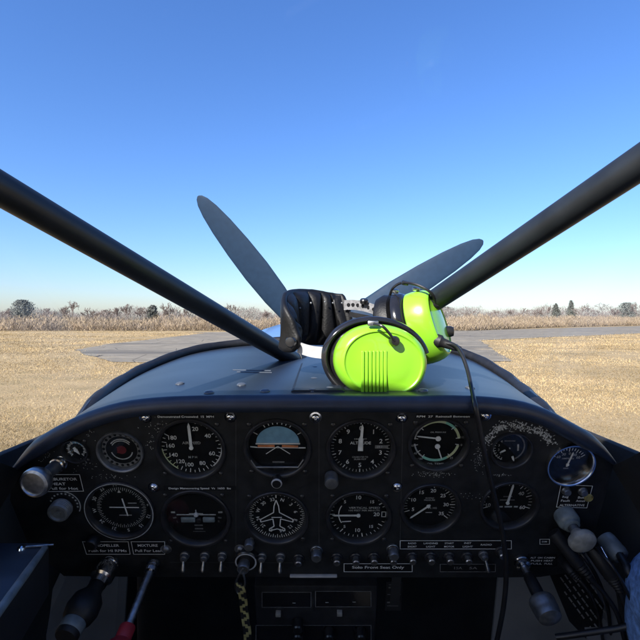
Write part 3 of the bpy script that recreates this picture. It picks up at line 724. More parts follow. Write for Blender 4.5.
# perspex pane from the base frame up to the roof edge
k = MB(); vs = []; NP = 16
for j in range(NP + 1):
    for i in range(NS):
        s_ = (i / (NS - 1) - .5) * 2
        top = Vector((max(-1, min(1, s_ * 1.9)) * .38, .035 - .10 * max(0, abs(s_) - .45) ** 1.0 / .55, H + .335)); t = j / NP
        A = gl_path[i] + Vector((0, .002, .010)); q = A.lerp(top, t); bow = math.sin(math.pi * t) * .05 * (1 - abs(s_)); q += Vector((0, bow, bow))
        vs.append(q)
fs = [(j * NS + i, j * NS + i + 1, (j + 1) * NS + i + 1, (j + 1) * NS + i) for j in range(NP) for i in range(NS - 1)]
n0 = len(vs); k.add(vs + [v + Vector((0, .0018, .0018)) for v in vs], fs + [tuple(i + n0 for i in f[::-1]) for f in fs]); pp(k, "windshield_pane", "pane", sharp=80)
# brace tubes
def brace(p, q, ext, m="tube"):
    k = MB(); d = q - p; e = p + d * ext
    rr = .01445; k.tube([p - d.normalized() * .012, p.lerp(q, .3), p.lerp(q, .7), q, e], rr, 28)
    o = pp(k, "brace_tube", m)
    f = MB(); f.tube([p - d.normalized() * .015, p + d.normalized() * .010], [.0178, .0160], 24); f.v = [(x, y - .5, z) for x, y, z in f.v]; f.build("foot", M["rubber"], o)
brace(W(296.5, 361, .85), W(0, 188.7, .3875), 1.28)
brace(W(344, 361, .85), W(640, 163, .379), 1.28)
# engine cowling ahead of the windshield
k = MB(); rings = []
for y, hw, top, bot in ((1.31, .355, -.056, -.75), (1.36, .35, -.030, -.74), (1.46, .335, -.004, -.70), (1.7, .305, -.008, -.62), (2.0, .26, -.022, -.52), (2.18, .20, -.040, -.42), (2.26, .15, -.06, -.36)):
    ring = []; cz = (top + bot) / 2; hz = (top - bot) / 2; n_ = 2.7
    for a in np.linspace(0, 2 * math.pi, 48, endpoint=False):
        ca, sa = math.cos(a), math.sin(a); q = (abs(ca) ** n_ + abs(sa) ** n_) ** (-1 / n_)
        ring.append((hw * q * ca, y, H + cz + hz * q * sa))
    rings.append(ring)
vs = [p for r_ in rings for p in r_]; fs = [(j * 48 + i, j * 48 + (i + 1) % 48, (j + 1) * 48 + (i + 1) % 48, (j + 1) * 48 + i) for j in range(len(rings) - 1) for i in range(48)]
o0 = (len(rings) - 1) * 48; fs.append(tuple(o0 + i for i in range(48)))
fs = [f[::-1] for f in fs]
k.add(vs, fs); cow = pp(k, "engine_cowling", "cowl")
# cabin: side walls, floor, firewall, roof and wing; unseen sills dropped to admit daylight
for s_ in (-1, 1):
    k = MB()
    prof = [(.52, -.172), (.478, -.148), (.44, -.125), (.40, -.19), (.36, -.34), (-.2, -.40), (-.9, -.40)]
    if s_ > 0: prof = [(.53, -.170), (.48, -.138), (.44, -.115), (.40, -.19), (.36, -.34), (-.2, -.40), (-.9, -.40)]
    vs = []
    for y, z in prof:
        for x, zz in ((.338, z), (.352, z), (.43, min(-.30, z - .02)), (.43, -.95), (.415, -.95), (.415, min(-.30, z - .02))): vs.append((s_ * x, y, H + zz))
    fs = []
    for j in range(len(prof) - 1):
        for i in range(6): fs.append((j * 6 + i, j * 6 + (i + 1) % 6, (j + 1) * 6 + (i + 1) % 6, (j + 1) * 6 + i))
    fs += [tuple(range(6)), tuple(range(len(vs) - 6, len(vs)))[::-1]]
    if s_ > 0: fs = [f[::-1] for f in fs]
    k.add(vs, fs); pp(k, "side_wall", "interior", sharp=25)
    # cheek between the panel's end and the outer skin
    k = MB(); k.box((s_ * .385, .735, H - .54), (.012, .43, .76), .003); pp(k, "side_wall", "interior")
k = MB(); k.box((0, .05, H - .955), (.86, 1.9, .03)); pp(k, "cabin_floor", "interior")
k = MB(); k.box((0, .965, H - .58), (.80, .02, .76)); pp(k, "firewall", "interior")
k = MB(); k.box((0, -.96, H - .68), (.86, .05, .54), .02); pp(k, "rear_bulkhead", "cream")  # unseen; kept low and pale to brighten the cabin, like the seat
k = MB(); k.box((0, -.62, H - .50), (.60, .14, .50), .05); k.box((0, -.35, H - .62), (.56, .5, .14), .05); pp(k, "rear_seat", "cream")
# roof = wing centre section, unseen; front edge and chord set for where sun falls
k = MB(); sec = []
for t in np.linspace(0, 1, 13):
    yt = .09 * (math.sqrt(t) * 1.48 - .63 * t - 1.76 * t * t + 1.42 * t ** 3 - .5 * t ** 4) * 2.3; sec.append((.030 - t * 1.10, .355 + yt))
loop = sec + [(y, .335) for y, z in sec[::-1][:-1]]
for sx in (-5, 5): pass
vs = [(x, y, H + z) for x in (-5, 5) for y, z in loop]; n_ = len(loop)
fs = [(i, (i + 1) % n_, n_ + (i + 1) % n_, n_ + i) for i in range(n_)] + [tuple(range(n_))[::-1], tuple(range(n_, 2 * n_))]
k.add(vs, fs); pp(k, "wing", "white_paint", sharp=30)
k = MB(); k.box((0, -.53, H + .322), (.74, 1.09, .016), .004); pp(k, "headliner", "roofcloth")  # unseen; made pale to throw light back into the cabin
for s_ in (-1, 1):                       # door posts, wing struts, gear and tail keep it one real aeroplane
    k = MB(); k.tube([(s_ * .385, -.55, H - .40), (s_ * .38, -.60, H + .33)], .015, 12); pp(k, "door_post", "interior")
    k = MB(); k.tube([(s_ * .345, .45, H - .125), (s_ * .385, -.02, H + .33)], .012, 12); pp(k, "door_post", "interior")
    k = MB(); k.tube([(s_ * .42, -.15, H - .85), (s_ * 2.6, -.15, H + .34)], .025, 12, flat=1.8); pp(k, "wing_strut", "outside")
    k = MB(); k.tube([(s_ * .30, .75, H - .80), (s_ * .95, .85, .26)], [.035, .025], 12); lg = pp(k, "gear_leg", "outside")
    k = MB(); k.lathe([(.10, -.06), (.20, -.075), (.245, -.05), (.26, 0), (.245, .05), (.20, .075), (.10, .06)], 36, axis_xf((s_ * 1.0, .85, .26), (1, 0, 0))); pp(k, "wheel", "tyre")
k = MB()
rings = [(-1.0, .43, -.95, .33), (-2.0, .30, -.72, .14), (-3.5, .16, -.55, -.05), (-5.2, .03, -.60, -.20)]
vs = [(sx * hw, y, H + z) for y, hw, z0, z1 in rings for sx, z in ((-1, z0), (1, z0), (1, z1), (-1, z1))]
fs = [(4 * j + i, 4 * j + (i + 1) % 4, 4 * j + 4 + (i + 1) % 4, 4 * j + 4 + i) for j in range(3) for i in range(4)] + [(0, 1, 2, 3), (15, 14, 13, 12)]
k.add(vs, fs); k.box((0, -5.1, H - .1), (2.6, .7, .04)); k.box((0, -5.2, H + .25), (.05, .8, 1.0)); k.tube([(0, -5.1, H - .55), (0, -5.3, .12)], .02, 8)
k.lathe([(.05, -.03), (.12, -.03), (.12, .03), (.05, .03)], 20, axis_xf((0, -5.3, .12), (1, 0, 0))); pp(k, "tail", "outside")
# side ledge lower left, kick panels
k = MB(); A = W(50, 549, .475); B = W(-2, 604, .358); zt = (A.z + B.z) / 2
e = (A - B).normalized(); B = B - e * .06; A = A - e * .004
vs = []
for p in (A, B):
    for x, z in ((p.x, zt), (p.x, zt - .052), (-.415, zt - .052), (-.415, zt - .0)): vs.append((x, p.y, z))
k.add(vs, [(0, 1, 5, 4), (1, 2, 6, 5), (2, 3, 7, 6), (3, 0, 4, 7), (3, 2, 1, 0), (4, 5, 6, 7)])
led = pp(k, "side_ledge", M["ledge"], smooth=False)
led.data.materials.append(M["interior"]); 
for p in led.data.polygons:
    if p.index != 3: p.material_index = 1
k = MB(); k.tube([(p.x, p.y - .5, zt + .001) for p in (A - e * .012, A.lerp(B, .35), A.lerp(B, .7), B)], [.003, .0038, .0036, .003], 10); k.build("edge_trim", M["hose_grey"], led)
q = W(22, 551.5, .46); k = MB(); k.lathe([(.005, 0), (.0045, .002), (.002, .0034), (0, .0036)], 14, axis_xf((q.x, q.y - .5, zt), (0, 0, 1))); k.build("rivet", M["chrome"], led)
k = MB(); k.tube([(q.x + .004, q.y - .5, zt + .002), (q.x + .03, q.y - .497, zt + .0025)], .0009, 6); k.build("wire", M["steel"], led)
def sheet(px_pts, name, m, th=.004):
    k = MB(); v = [W(*p) for p in px_pts]; n = (v[1] - v[0]).cross(v[2] - v[0]).normalized() * th; n_ = len(v)
    if n.y < 0: n = -n
    k.add(v + [p + n for p in v], [tuple(range(n_)), tuple(range(n_, 2 * n_))[::-1]] + [(i, (i + 1) % n_, n_ + (i + 1) % n_, n_ + i) for i in range(n_)]); return pp(k, name, m, smooth=False)
sheet([(66, 560, .66), (128, 560, .66), (122, 660, .66), (20, 660, .62)], "kick_panel", "kick")
sheet([(500, 560, .66), (556, 560, .66), (640, 660, .64), (490, 660, .66)], "kick_panel", "kick")
sheet([(560, 545, .60), (612, 545, .60), (655, 680, .56), (600, 680, .56)], "kick_panel", "kick")
# black data placard on the right-hand panel
dp = sheet([(549, 572, .575), (584, 572, .575), (604, 606, .575), (597, 650, .575), (570, 622, .575)], "data_placard", "dial", .002)
k = MB()
for i in range(7):
    for j in range(9):
        if rng.random() < .14: continue
        u = j / 9; l = rng.uniform(.05, .1); x0 = 556 + i * 5.0 + 38 * u - i * .6; y0 = 580 + 52 * u - i * 2.6
        if y0 > 634: continue
        p = W(x0, y0, .573); q = W(x0 + 38 * l, y0 + 52 * l, .573); d = (q - p).normalized(); nn = Vector((-d.z, 0, d.x)) * .0009
        k.add([p + nn, p - nn, q - nn, q + nn], [(0, 1, 2, 3)])
k.v = [(x, y - .5, z) for x, y, z in k.v]; k.build("lettering", M["dim_print"], dp, smooth=False)

# ------------------------------------------------------------------ propeller
hub = W(314, 345, 2.40)
prop = empty("propeller", hub, "grey propeller with broad blades standing still beyond the windshield", "propeller")
MB().lathe([(.14, -.06), (.15, -.02), (.14, .06), (.10, .16), (.05, .23), (0, .25)], 40, axis_xf((0, 0, 0), (0, 1, 0))).build("spinner", M["cowl"], prop)
def blade(tip, w=1.0, label=None):
    T = tip - hub; L = T.length; x = T.normalized(); yv = Vector((0, 1, 0)); yv = (yv - x * yv.dot(x)).normalized(); zc = x.cross(yv)
    st = [(.08, .030, .022, 60), (.14, .042, .020, 52), (.22, .058, .015, 40), (.34, .070, .011, 31), (.50, .075, .008, 25), (.66, .070, .006, 20), (.80, .060, .005, 17), (.90, .047, .004, 15), (.96, .033, .003, 14), (.99, .018, .002, 14), (1.0, .005, .001, 14)]
    vs, fs = [], []
    for t, ch, th, tw in st:
        tw = R(tw * .55)
        for a in np.linspace(0, 2 * math.pi, 20, endpoint=False):
            c_ = math.cos(a) * ch * w; q = math.sin(a) * th
            vs.append(x * (L * t) + zc * (c_ * math.cos(tw) - q * math.sin(tw)) + yv * (c_ * math.sin(tw) + q * math.cos(tw)))
    for j in range(len(st) - 1):
        for i in range(20): fs.append((j * 20 + i, j * 20 + (i + 1) % 20, (j + 1) * 20 + (i + 1) % 20, (j + 1) * 20 + i))
    fs += [tuple(range(20))[::-1], tuple(range((len(st) - 1) * 20, len(st) * 20))]
    o = MB().add(vs, fs).build("blade", M["blade"], prop, sharp=50)
    if label: o["label"] = label
    return o
t1 = W(198, 196, 2.36); t2 = W(483, 240.5, 2.36)
blade(t1, 1.0, "left blade reaching high into the sky"); blade(t2, 1.0, "right blade ending beside the brace tube")
L_ = (t1 - hub).length; blade(hub + Vector((-.22, .05, -.97)).normalized() * L_)

# ------------------------------------------------------------------ headset
hs0 = on_shield(378, 392)[0]
HB = hs0.copy()
head = empty("headset", HB, "lime green and black aviation headset lying on the glareshield", "headset")
def hp(mb, name, m, parent=None, sharp=40, label=None):
    mb.v = [(x - HB.x, y - HB.y, z - HB.z) for x, y, z in mb.v]
    o = mb.build(name, M[m] if isinstance(m, str) else [M[q] for q in m], parent or head, sharp=sharp)
    if label: o["label"] = label
    return o
def cup(center, axis, long_dir, w, h, label, ribs=True, dome=1.0):
    X = axis_xf(center, axis, long_dir)
    sx, sy = w / 2, h / 2; n_ = 2.12
    k = MB()
    k.lathe([(.93, -.006), (1.0, -.004), (1.005, .003), (.99, .009 * dome), (.955, .015 * dome), (.90, .0195 * dome), (.85, .0215 * dome), (.825, .0218 * dome), (.80, .0205 * dome), (.775, .0202 * dome), (.55, .0225 * dome), (.28, .0238 * dome), (0, .0242 * dome)],
            64, X, 0, sx, sy, n_)
    shell = hp(k, "ear_cup", "lime", sharp=50, label=label)
    if ribs:
        XR = axis_xf(center, axis, (1, 0, 0))
        for i in range(7):
            k = MB(); x = -.0245 + i * .0043
            k.box((x, -.009, .0222 * dome), (.0034, .047, .0058), .0009, xf=XR, seg=3); hp(k, "rib", "lime", shell)
    k = MB(); k.lathe([(.88, -.007), (1.04, -.010), (1.11, -.016), (1.11, -.021), (1.02, -.024), (.85, -.025)], 64, X, 0, sx, sy, n_); hp(k, "back_plate", "gloss", shell)
    k = MB(); k.lathe([(.70, -.023), (.90, -.023), (1.10, -.027), (1.17, -.035), (1.14, -.044), (.96, -.050), (.80, -.052), (.62, -.048), (.56, -.040), (.56, -.028)], 56, X, 0, sx, sy, n_); hp(k, "ear_cushion", "leather", shell)
    return shell, X
c1 = W(379.5, 361, .535)
ax1 = Vector((.10, -1, -.03)); sh1, X1 = cup(c1, ax1, Vector((1, 0, -.15)), .109, .086, "front ear cup facing the viewer, with vertical ribs")
c2 = W(421, 328, .62)
sh2, X2 = cup(c2, Vector((.80, -.46, .27)), Vector((.33, .05, -.95)), .100, .080, "rear ear cup turned to the right", ribs=False, dome=1.25)
# wire yoke round the front cup with its pivot and mic lead
k = MB(); ring = []
for a in np.linspace(20, 235, 40): ring.append(X1 @ Vector((math.cos(R(a)) * .0625 - .001, math.sin(R(a)) * .0475, -.012)))
k.tube(ring, .0042, 12, flat=1.5); hp(k, "yoke", "gloss")
k = MB(); k.tube(smooth_path([W(374, 324, .505), W(382, 326, .497), W(389, 333, .499), W(394.5, 341, .503)], 6), .0016, 8); hp(k, "lead", "cable", sh1)
k = MB(); q = W(394.5, 341, .508); k.lathe([(.0055, -.006), (.0058, .002), (.0045, .005), (0, .0058)], 20, axis_xf(q, ax1)); hp(k, "lead_grommet", "plastic", sh1)
k = MB(); k.box((0, 0, 0), (.012, .006, .006), .0012, xf=Matrix.Translation(W(373, 323.5, .512))); hp(k, "yoke_clip", "steel")
# strips of the headband
def strip(pts, hh, th, name, m, holes_=False, label=None):
    P = smooth_path([W(x, y, d) for x, y, d in pts], 8); k = MB(); vs, fs = [], []
    for i, p in enumerate(P):
        t = (P[min(i + 1, len(P) - 1)] - P[max(i - 1, 0)]); t.z *= .3; t.normalize(); up = Vector((0, 0, 1)); n = t.cross(up).normalized()
        for a, b in ((-1, -1), (1, -1), (1, 1), (-1, 1)): vs.append(p + up * hh * a + n * th * b)
    for i in range(len(P) - 1):
        for j in range(4): fs.append((4 * i + j, 4 * i + (j + 1) % 4, 4 * i + 4 + (j + 1) % 4, 4 * i + 4 + j))
    fs += [(3, 2, 1, 0), tuple(range(len(vs) - 4, len(vs)))]
    k.add(vs, fs); o = hp(k, name, m, sharp=30, label=label)
    if holes_:
        k = MB()
        for i in range(3, len(P) - 2, 3):
            p = P[i] + Vector((0, -th * 1.3, 0)); k.lathe([(hh * .36, 0), (hh * .36, .0006), (0, .0006)], 12, axis_xf(p, (0, -1, 0)))
        hp(k, "adjuster_hole", "plastic", o)
    return o
strip([(298, 347, .605), (306, 350, .595), (315, 352, .585), (326, 353, .570)], .0074, .0010, "band_strip", "strip_grey", label="bright metal strip running to the front ear cup")
strip([(344, 305, .715), (356, 305, .71), (370, 308, .70), (384, 314, .69), (398, 322, .675)], .0078, .0012, "band_strip", "strip_dark", True, label="grey perforated strip running to the rear ear cup")
strip([(350, 314, .712), (365, 317, .70), (385, 321, .68)], .004, .003, "band_cover", "plastic")
# padded headband: puffy segments seen from inside
PP_ = [(299, 347, .60), (289, 338, .61), (284.5, 328, .625), (287, 320, .655), (297, 316, .69), (310, 317, .715), (324, 318, .725), (338, 316, .73), (351, 312, .72)]
HHp = [7, 17, 25, 28, 27, 28, 27, 24, 19]
P = smooth_path([W(*p) for p in PP_], 10); HQ = np.interp(np.linspace(0, len(PP_) - 1, len(P)), range(len(PP_)), HHp)
k = MB(); vs, fs = [], []; NC = 20
for i, p in enumerate(P):
    t = (P[min(i + 1, len(P) - 1)] - P[max(i - 1, 0)]).normalized(); up = Vector((0, 0, 1)); n = t.cross(up).normalized(); up = n.cross(t).normalized()
    if up.z < 0: up = -up
    hh = HQ[i] * p.y / F; endk = min(1, min(i, len(P) - 1 - i) / 3 + .25)
    for j in range(NC):
        a = 2 * math.pi * j / NC; ca, sa = math.cos(a), math.sin(a)
        e = (abs(ca) ** 4 + abs(sa) ** 4) ** (-1 / 4)
        vs.append(p + up * (ca * e * hh * endk) + n * (-sa * e * .0055 * endk))
for i in range(len(P) - 1):
    for j in range(NC): fs.append((i * NC + j, i * NC + (j + 1) % NC, (i + 1) * NC + (j + 1) % NC, (i + 1) * NC + j))
fs += [tuple(range(NC))[::-1], tuple(range(len(vs) - NC, len(vs)))]
k.add(vs, fs); pad = hp(k, "head_pad", "leather", sharp=60)
ctr = Vector((sum(p.x for p in P) / len(P) + .02, P[0].y + .03, 0))
NSEG = 7
for sg in range(NSEG):                   # stuffed segments sewn along the inside of the band
    i0, i1 = 4 + sg * (len(P) - 8) / NSEG, 4 + (sg + 1) * (len(P) - 8) / NSEG
    k = MB(); vs, fs = [], []; NU, NV_ = 12, 14
    for u in range(NU + 1):
        fi = i0 + (i1 - i0) * (.03 + .94 * u / NU); ia = min(int(fi), len(P) - 2); p = P[ia].lerp(P[ia + 1], fi - ia)
        t = (P[ia + 1] - P[ia]).normalized(); n = t.cross(Vector((0, 0, 1))).normalized(); up = n.cross(t).normalized()
        if up.z < 0: up = -up
        inn = ctr - p; inn.z = 0
        if n.dot(inn) < 0: n = -n
        hh = np.interp(fi, range(len(P)), HQ) * p.y / F * .90; uu = 2 * u / NU - 1
        for v in range(NV_ + 1):
            vv = 2 * v / NV_ - 1; b = max(0, 1 - abs(uu) ** 2.6) ** .5 * max(0, 1 - abs(vv) ** 4) ** .5
            vs.append(p + up * hh * vv + n * (.0045 + .0125 * b))
    for u in range(NU):
        for v in range(NV_): fs.append((u * (NV_ + 1) + v, u * (NV_ + 1) + v + 1, (u + 1) * (NV_ + 1) + v + 1, (u + 1) * (NV_ + 1) + v))
    hp(k.add(vs, fs), "pad_segment", "leather", pad, sharp=80)
for px, py, d in ((300, 308, .672), (325, 302, .70), (333, 303, .70), (342, 303, .70), (296, 326, .645), (311, 303, .688)):
    k = MB(); k.lathe([(.0016, 0), (.0014, .001), (0, .0014)], 10, axis_xf(W(px, py, d), (0, -1, 0))); hp(k, "snap", "dull", pad)
k = MB(); k.lathe([(.0066, -.004), (.0072, .002), (.006, .005), (0, .006)], 20, axis_xf(W(291, 342, .590), (-.2, -1, 0))); hp(k, "band_pivot", "plastic")
k = MB(); k.lathe([(.006, -.002), (.0065, .003), (.005, .005), (0, .0055)], 16, axis_xf(W(364, 302, .70), (0, -.3, 1))); hp(k, "band_pivot", "plastic")
# rear cup fittings: wire loop, vent button, cable relief, cable
k = MB(); k.tube(smooth_path([W(389.5, 296, .64), W(393, 288, .63), W(401, 283, .62), (W(412, 283.5, .60)), W(424, 288, .59), W(432, 294, .59), W(436.5, 304, .60)], 8), .0019, 8); hp(k, "lead", "cable", sh2)
for px, py, d, m in ((405, 283, .617, "plastic"), (436, 305, .602, "plastic"), (391, 297, .64, "plastic"), (416, 289, .61, "steel"), (395, 291, .635, "steel")):
    k = MB(); k.box((0, 0, 0), (.010, .007, .006), .002, xf=axis_xf(W(px, py, d), (.2, -.4, 1))); hp(k, "lead_clip", m, sh2)
k = MB(); k.lathe([(.0075, -.006), (.0075, .004), (.006, .008), (0, .009)], 20, axis_xf(W(447.5, 331.5, .625), (1, -.2, 0))); hp(k, "vent_button", "plastic", sh2)
k = MB(); k.lathe([(.0085, -.006), (.0088, .001), (.0062, .004), (.0058, .008), (.0046, .020), (.0032, .028), (0, .028)], 20, axis_xf(W(439.5, 341.5, .585), (.92, -.35, -.36))); hp(k, "cable_boot", "rubber", sh2)
cab = smooth_path([W(445, 343, .58), W(455, 345.5, .57), W(461.5, 354, .55), W(467.5, 370, .53), W(471.5, 388, .50), PW(475, 405, .018), PW(480, 430, .022), PW(486, 460, .024), PW(494, 495, .025), PW(501, 525, .025), PW(505, 552, .028), PW(506, 580, .03), PW(503, 610, .035), PW(496, 645, .04)], 8)
k = MB(); k.tube(cab, [.0024 if i < 40 else .0028 for i in range(len(cab))], 10); hp(k, "headset_cable", "cable")

# ------------------------------------------------------------------ lanyard on the ignition key
kp = PW(243, 569, .02)
lan = empty("key_lanyard", PW(247, 640, .02), "yellow and black woven key lanyard hanging from the ignition switch", "lanyard")
LB = lan.location.copy()
def lp(mb, name, m):
    mb.v = [(x - LB.x, y - LB.y, z - LB.z) for x, y, z in mb.v]; return mb.build(name, [M[q] for q in m], lan)
path = [PW(*p, c) for p, c in (((243, 569), .022), ((238, 577), .022), ((235.5, 586), .021), ((238, 593), .022), ((243, 590), .023), ((245, 582), .023), ((243, 573), .022))]
k = MB(); k.tube(smooth_path(path, 6), .0012, 8); lp(k, "key_ring", ["steel"])
k = MB(); strap = [(239, 583), (242, 592), (243.5, 602), (244.5, 612), (246, 622), (247.5, 634), (248, 650)]
P = smooth_path([PW(x, y, .024 + .002 * math.sin(i * 1.5)) for i, (x, y) in enumerate(strap)], 12)
for i in range(len(P) - 1):
    for j in range(3):
        u0, u1 = -1 + j * 2 / 3, -1 + (j + 1) * 2 / 3; hw = .0048 if i > 3 else .0035
        a, b = P[i], P[i + 1]; X_ = Vector((1, 0, 0)); N_ = Vector((0, -.001, 0))
        q = [a + X_ * hw * u0, a + X_ * hw * u1, b + X_ * hw * u1, b + X_ * hw * u0]
        k.add([v + N_ for v in q] + [v - N_ for v in q], [(3, 2, 1, 0), (4, 5, 6, 7), (0, 1, 5, 4), (2, 3, 7, 6)], 1 if (i // 2 + (j if (i // 8) % 2 else 2 - j)) % 4 < 2 else 0)
lp(k, "strap", ["strap_yellow", "rubber"])

# ------------------------------------------------------------------ audio plugs and cables at the lower right
def plug(name, pts, boot, label, r=.0042, m="cable"):
    P = [Vector(p) for p in pts]; base = P[-1]
    o = empty(name, base, label, "headset plug", "headset plugs in the lower right jacks")
    k = MB(); Q = smooth_path(P, 10); nb = int(len(Q) * boot)
    sl = lambda q: [tuple(v - base) for v in q]
    k.tube(sl(Q[max(nb - 2, 0):]), r * .62, 12); k.build("cable", M[m], o)
    k = MB(); rad = []
    for i in range(nb + 1):
        t = i / nb; x = r * (1.75 if t < .55 else 1.75 - 1.0 * (t - .55) / .45)
        if t > .6: x *= 1.1 if (i % 2) else .92
        rad.append(x)
    k.tube(sl(Q[:nb + 1]), rad, 16); k.build("plug_body", M["rubber"], o); return o
plug("headset_plug", [PW(553, 532, .015), PW(566, 548, .025), PW(579, 565, .033), PW(592, 580, .04), PW(606, 596, .045), PW(618, 616, .05), PW(626, 645, .055)], .52, "black headset plug with a ribbed boot, left of the grey fitting")
plug("headset_plug", [PW(592, 548, .02), PW(602, 562, .03), PW(612, 577, .037), PW(620, 592, .044), PW(626, 612, .05), PW(632, 645, .055)], .60, "black headset plug nearest the right edge, under the grey fitting", .0050)
o = plug("headset_plug", [PW(562.5, 560, .004), PW(568, 567, .02), PW(576, 577, .03), PW(584, 585, .036), PW(592, 598, .04), PW(600, 622, .03), PW(604, 650, .02)], .4, "slim plug with a metal sleeve in the bottom jack", .0032)
k = MB(); k.tube([tuple(PW(x, y, c) - Vector(o.location)) for x, y, c in ((563, 560.5, .005), (569, 568, .020), (572, 571.5, .024))], [.0026, .0030, .0046], 14); k.build("sleeve", M["steel"], o)
k = MB(); Q = smooth_path([PW(556, 637, .05), PW(575, 634.5, .055), PW(600, 631, .06), PW(622, 627.5, .065), PW(648, 620, .07)], 8); b_ = Q[-1].copy()
k.tube([tuple(v - b_) for v in Q], .0034, 10); o = k.build("loose_cable", M["cable"]); o.location = b_; tag(o, "black cable crossing level along the bottom right corner", "cable", "loose cables at the lower right")
k = MB(); Q = smooth_path([PW(601, 547, .03), PW(610, 563, .045), PW(620, 577, .05), PW(630, 592, .055), PW(644, 607, .06)], 6); b_ = Q[-1].copy()
k.tube([tuple(v - b_) for v in Q], .0009, 8); o = k.build("control_wire", M["chrome"]); o.location = b_; tag(o, "thin bright wire running down past the plugs at the right edge", "wire")

for pts, r_, lab in (([(572, 543, .008), (583, 556, .030), (594, 572, .030), (603, 592, .028), (609, 615, .020), (611, 650, .01)], .0022, "thin black cable hanging inboard of the plugs on the grey side panel"),
                     ([(618, 552, .02), (628, 570, .05), (634, 590, .055), (640, 612, .06), (650, 640, .06)], .0048, "thick black hose running down from the grey fitting at the right edge"),
                     ([(585, 540, .004), (600, 553, .045), (612, 566, .062), (626, 590, .07), (636, 616, .075), (640, 650, .075)], .0017, "slender black lead looping over the plugs beneath the pale disc knob")):
    k = MB(); Q = smooth_path([PW(*p) for p in pts], 8); b_ = Q[-1].copy(); k.tube([tuple(v - b_) for v in Q], r_, 10); o = k.build("loose_cable", M["cable"]); o.location = b_; tag(o, lab, "cable", "loose cables at the lower right")

# ------------------------------------------------------------------ a denim knee at the right edge
kn = W(690, 574, .46); k = MB()
leg = smooth_path([Vector((.33, -.18, H - .50)), Vector((.345, .10, H - .40)), Vector((.36, .30, H - .31)), kn + Vector((.012, .0, -.03)), Vector((.395, .47, H - .42)), Vector((.40, .44, H - .68)), Vector((.40, .42, H - .92))], 8)
k.tube(leg, [interp([0, .2, .45, .55, .8, 1], [.095, .085, .064, .060, .058, .048], i / (len(leg) - 1)) + .0016 * math.sin(i * 2.1) for i in range(len(leg))], 24)
b_ = Vector((.335, .80, H - .95)); k.v = [tuple(Vector(v) - b_) for v in k.v]
o = k.build("person", M["denim"], sharp=80); o.location = b_; tag(o, "seated person's knee in light blue denim at the right edge", "person")

# ------------------------------------------------------------------ outdoors
def ground_mat():
    m = bpy.data.materials.new("dormant_grass"); m.use_nodes = True; nt = m.node_tree; n = nt.nodes; l = nt.links; b = n["Principled BSDF"]
    b.inputs["Roughness"].default_value = .95; b.inputs["Specular IOR Level"].default_value = .1
    tc = n.new("ShaderNodeTexCoord")
    def noise(sc, det=6, sx=1, sy=1):
        mp = n.new("ShaderNodeMapping"); mp.inputs["Scale"].default_value = (sx, sy, 1); l.new(tc.outputs["Object"], mp.inputs["Vector"])
        t = n.new("ShaderNodeTexNoise"); t.inputs["Scale"].default_value = sc; t.inputs["Detail"].default_value = det; t.inputs["Roughness"].default_value = .65; l.new(mp.outputs[0], t.inputs["Vector"]); return t
    big = noise(.10, 5, .6, 1.4); mid = noise(.9, 6); fine = noise(16, 5); vf = noise(55, 3)
    r1 = n.new("ShaderNodeValToRGB"); e = r1.color_ramp.elements
    e[0].position = .30; e[0].color = (.20, .165, .088, 1); e[1].position = .70; e[1].color = (.46, .36, .215, 1)
    x = r1.color_ramp.elements.new(.5); x.color = (.35, .265, .15, 1)
    a1 = n.new("ShaderNodeMath"); a1.operation = 'ADD'; mu = n.new("ShaderNodeMath"); mu.operation = 'MULTIPLY'; mu.inputs[1].default_value = .5
    l.new(big.outputs[0], a1.inputs[0]); l.new(mid.outputs[0], a1.inputs[1]); l.new(a1.outputs[0], mu.inputs[0]); l.new(mu.outputs[0], r1.inputs[0])
    r2 = n.new("ShaderNodeValToRGB"); r2.color_ramp.elements[0].position = .36; r2.color_ramp.elements[0].color = (.58, .55, .50, 1); r2.color_ramp.elements[1].position = .66; r2.color_ramp.elements[1].color = (1.25, 1.25, 1.25, 1)
    a2 = n.new("ShaderNodeMath"); a2.operation = 'ADD'; m2 = n.new("ShaderNodeMath"); m2.operation = 'MULTIPLY'; m2.inputs[1].default_value = .5
    l.new(fine.outputs[0], a2.inputs[0]); l.new(vf.outputs[0], a2.inputs[1]); l.new(a2.outputs[0], m2.inputs[0]); l.new(m2.outputs[0], r2.inputs[0])
    mx = n.new("ShaderNodeMixRGB"); mx.blend_type = 'MULTIPLY'; mx.inputs[0].default_value = 1
    l.new(r1.outputs[0], mx.inputs[1]); l.new(r2.outputs[0], mx.inputs[2]); l.new(mx.outputs[0], b.inputs["Base Color"])
    bp = n.new("ShaderNodeBump"); bp.inputs["Distance"].default_value = .05; bp.inputs["Strength"].default_value = .6; l.new(fine.outputs[0], bp.inputs["Height"]); l.new(bp.outputs[0], b.inputs["Normal"])
    return m
gm = ground_mat()
k = MB(); NG = 64
k.add([(0, 0, 0)] + [(4000 * math.cos(2 * math.pi * i / NG), 4000 * math.sin(2 * math.pi * i / NG), 0) for i in range(NG)], [(0, i + 1, (i + 1) % NG + 1) for i in range(NG)])
tag(k.build("ground", gm, smooth=False), kind="structure")
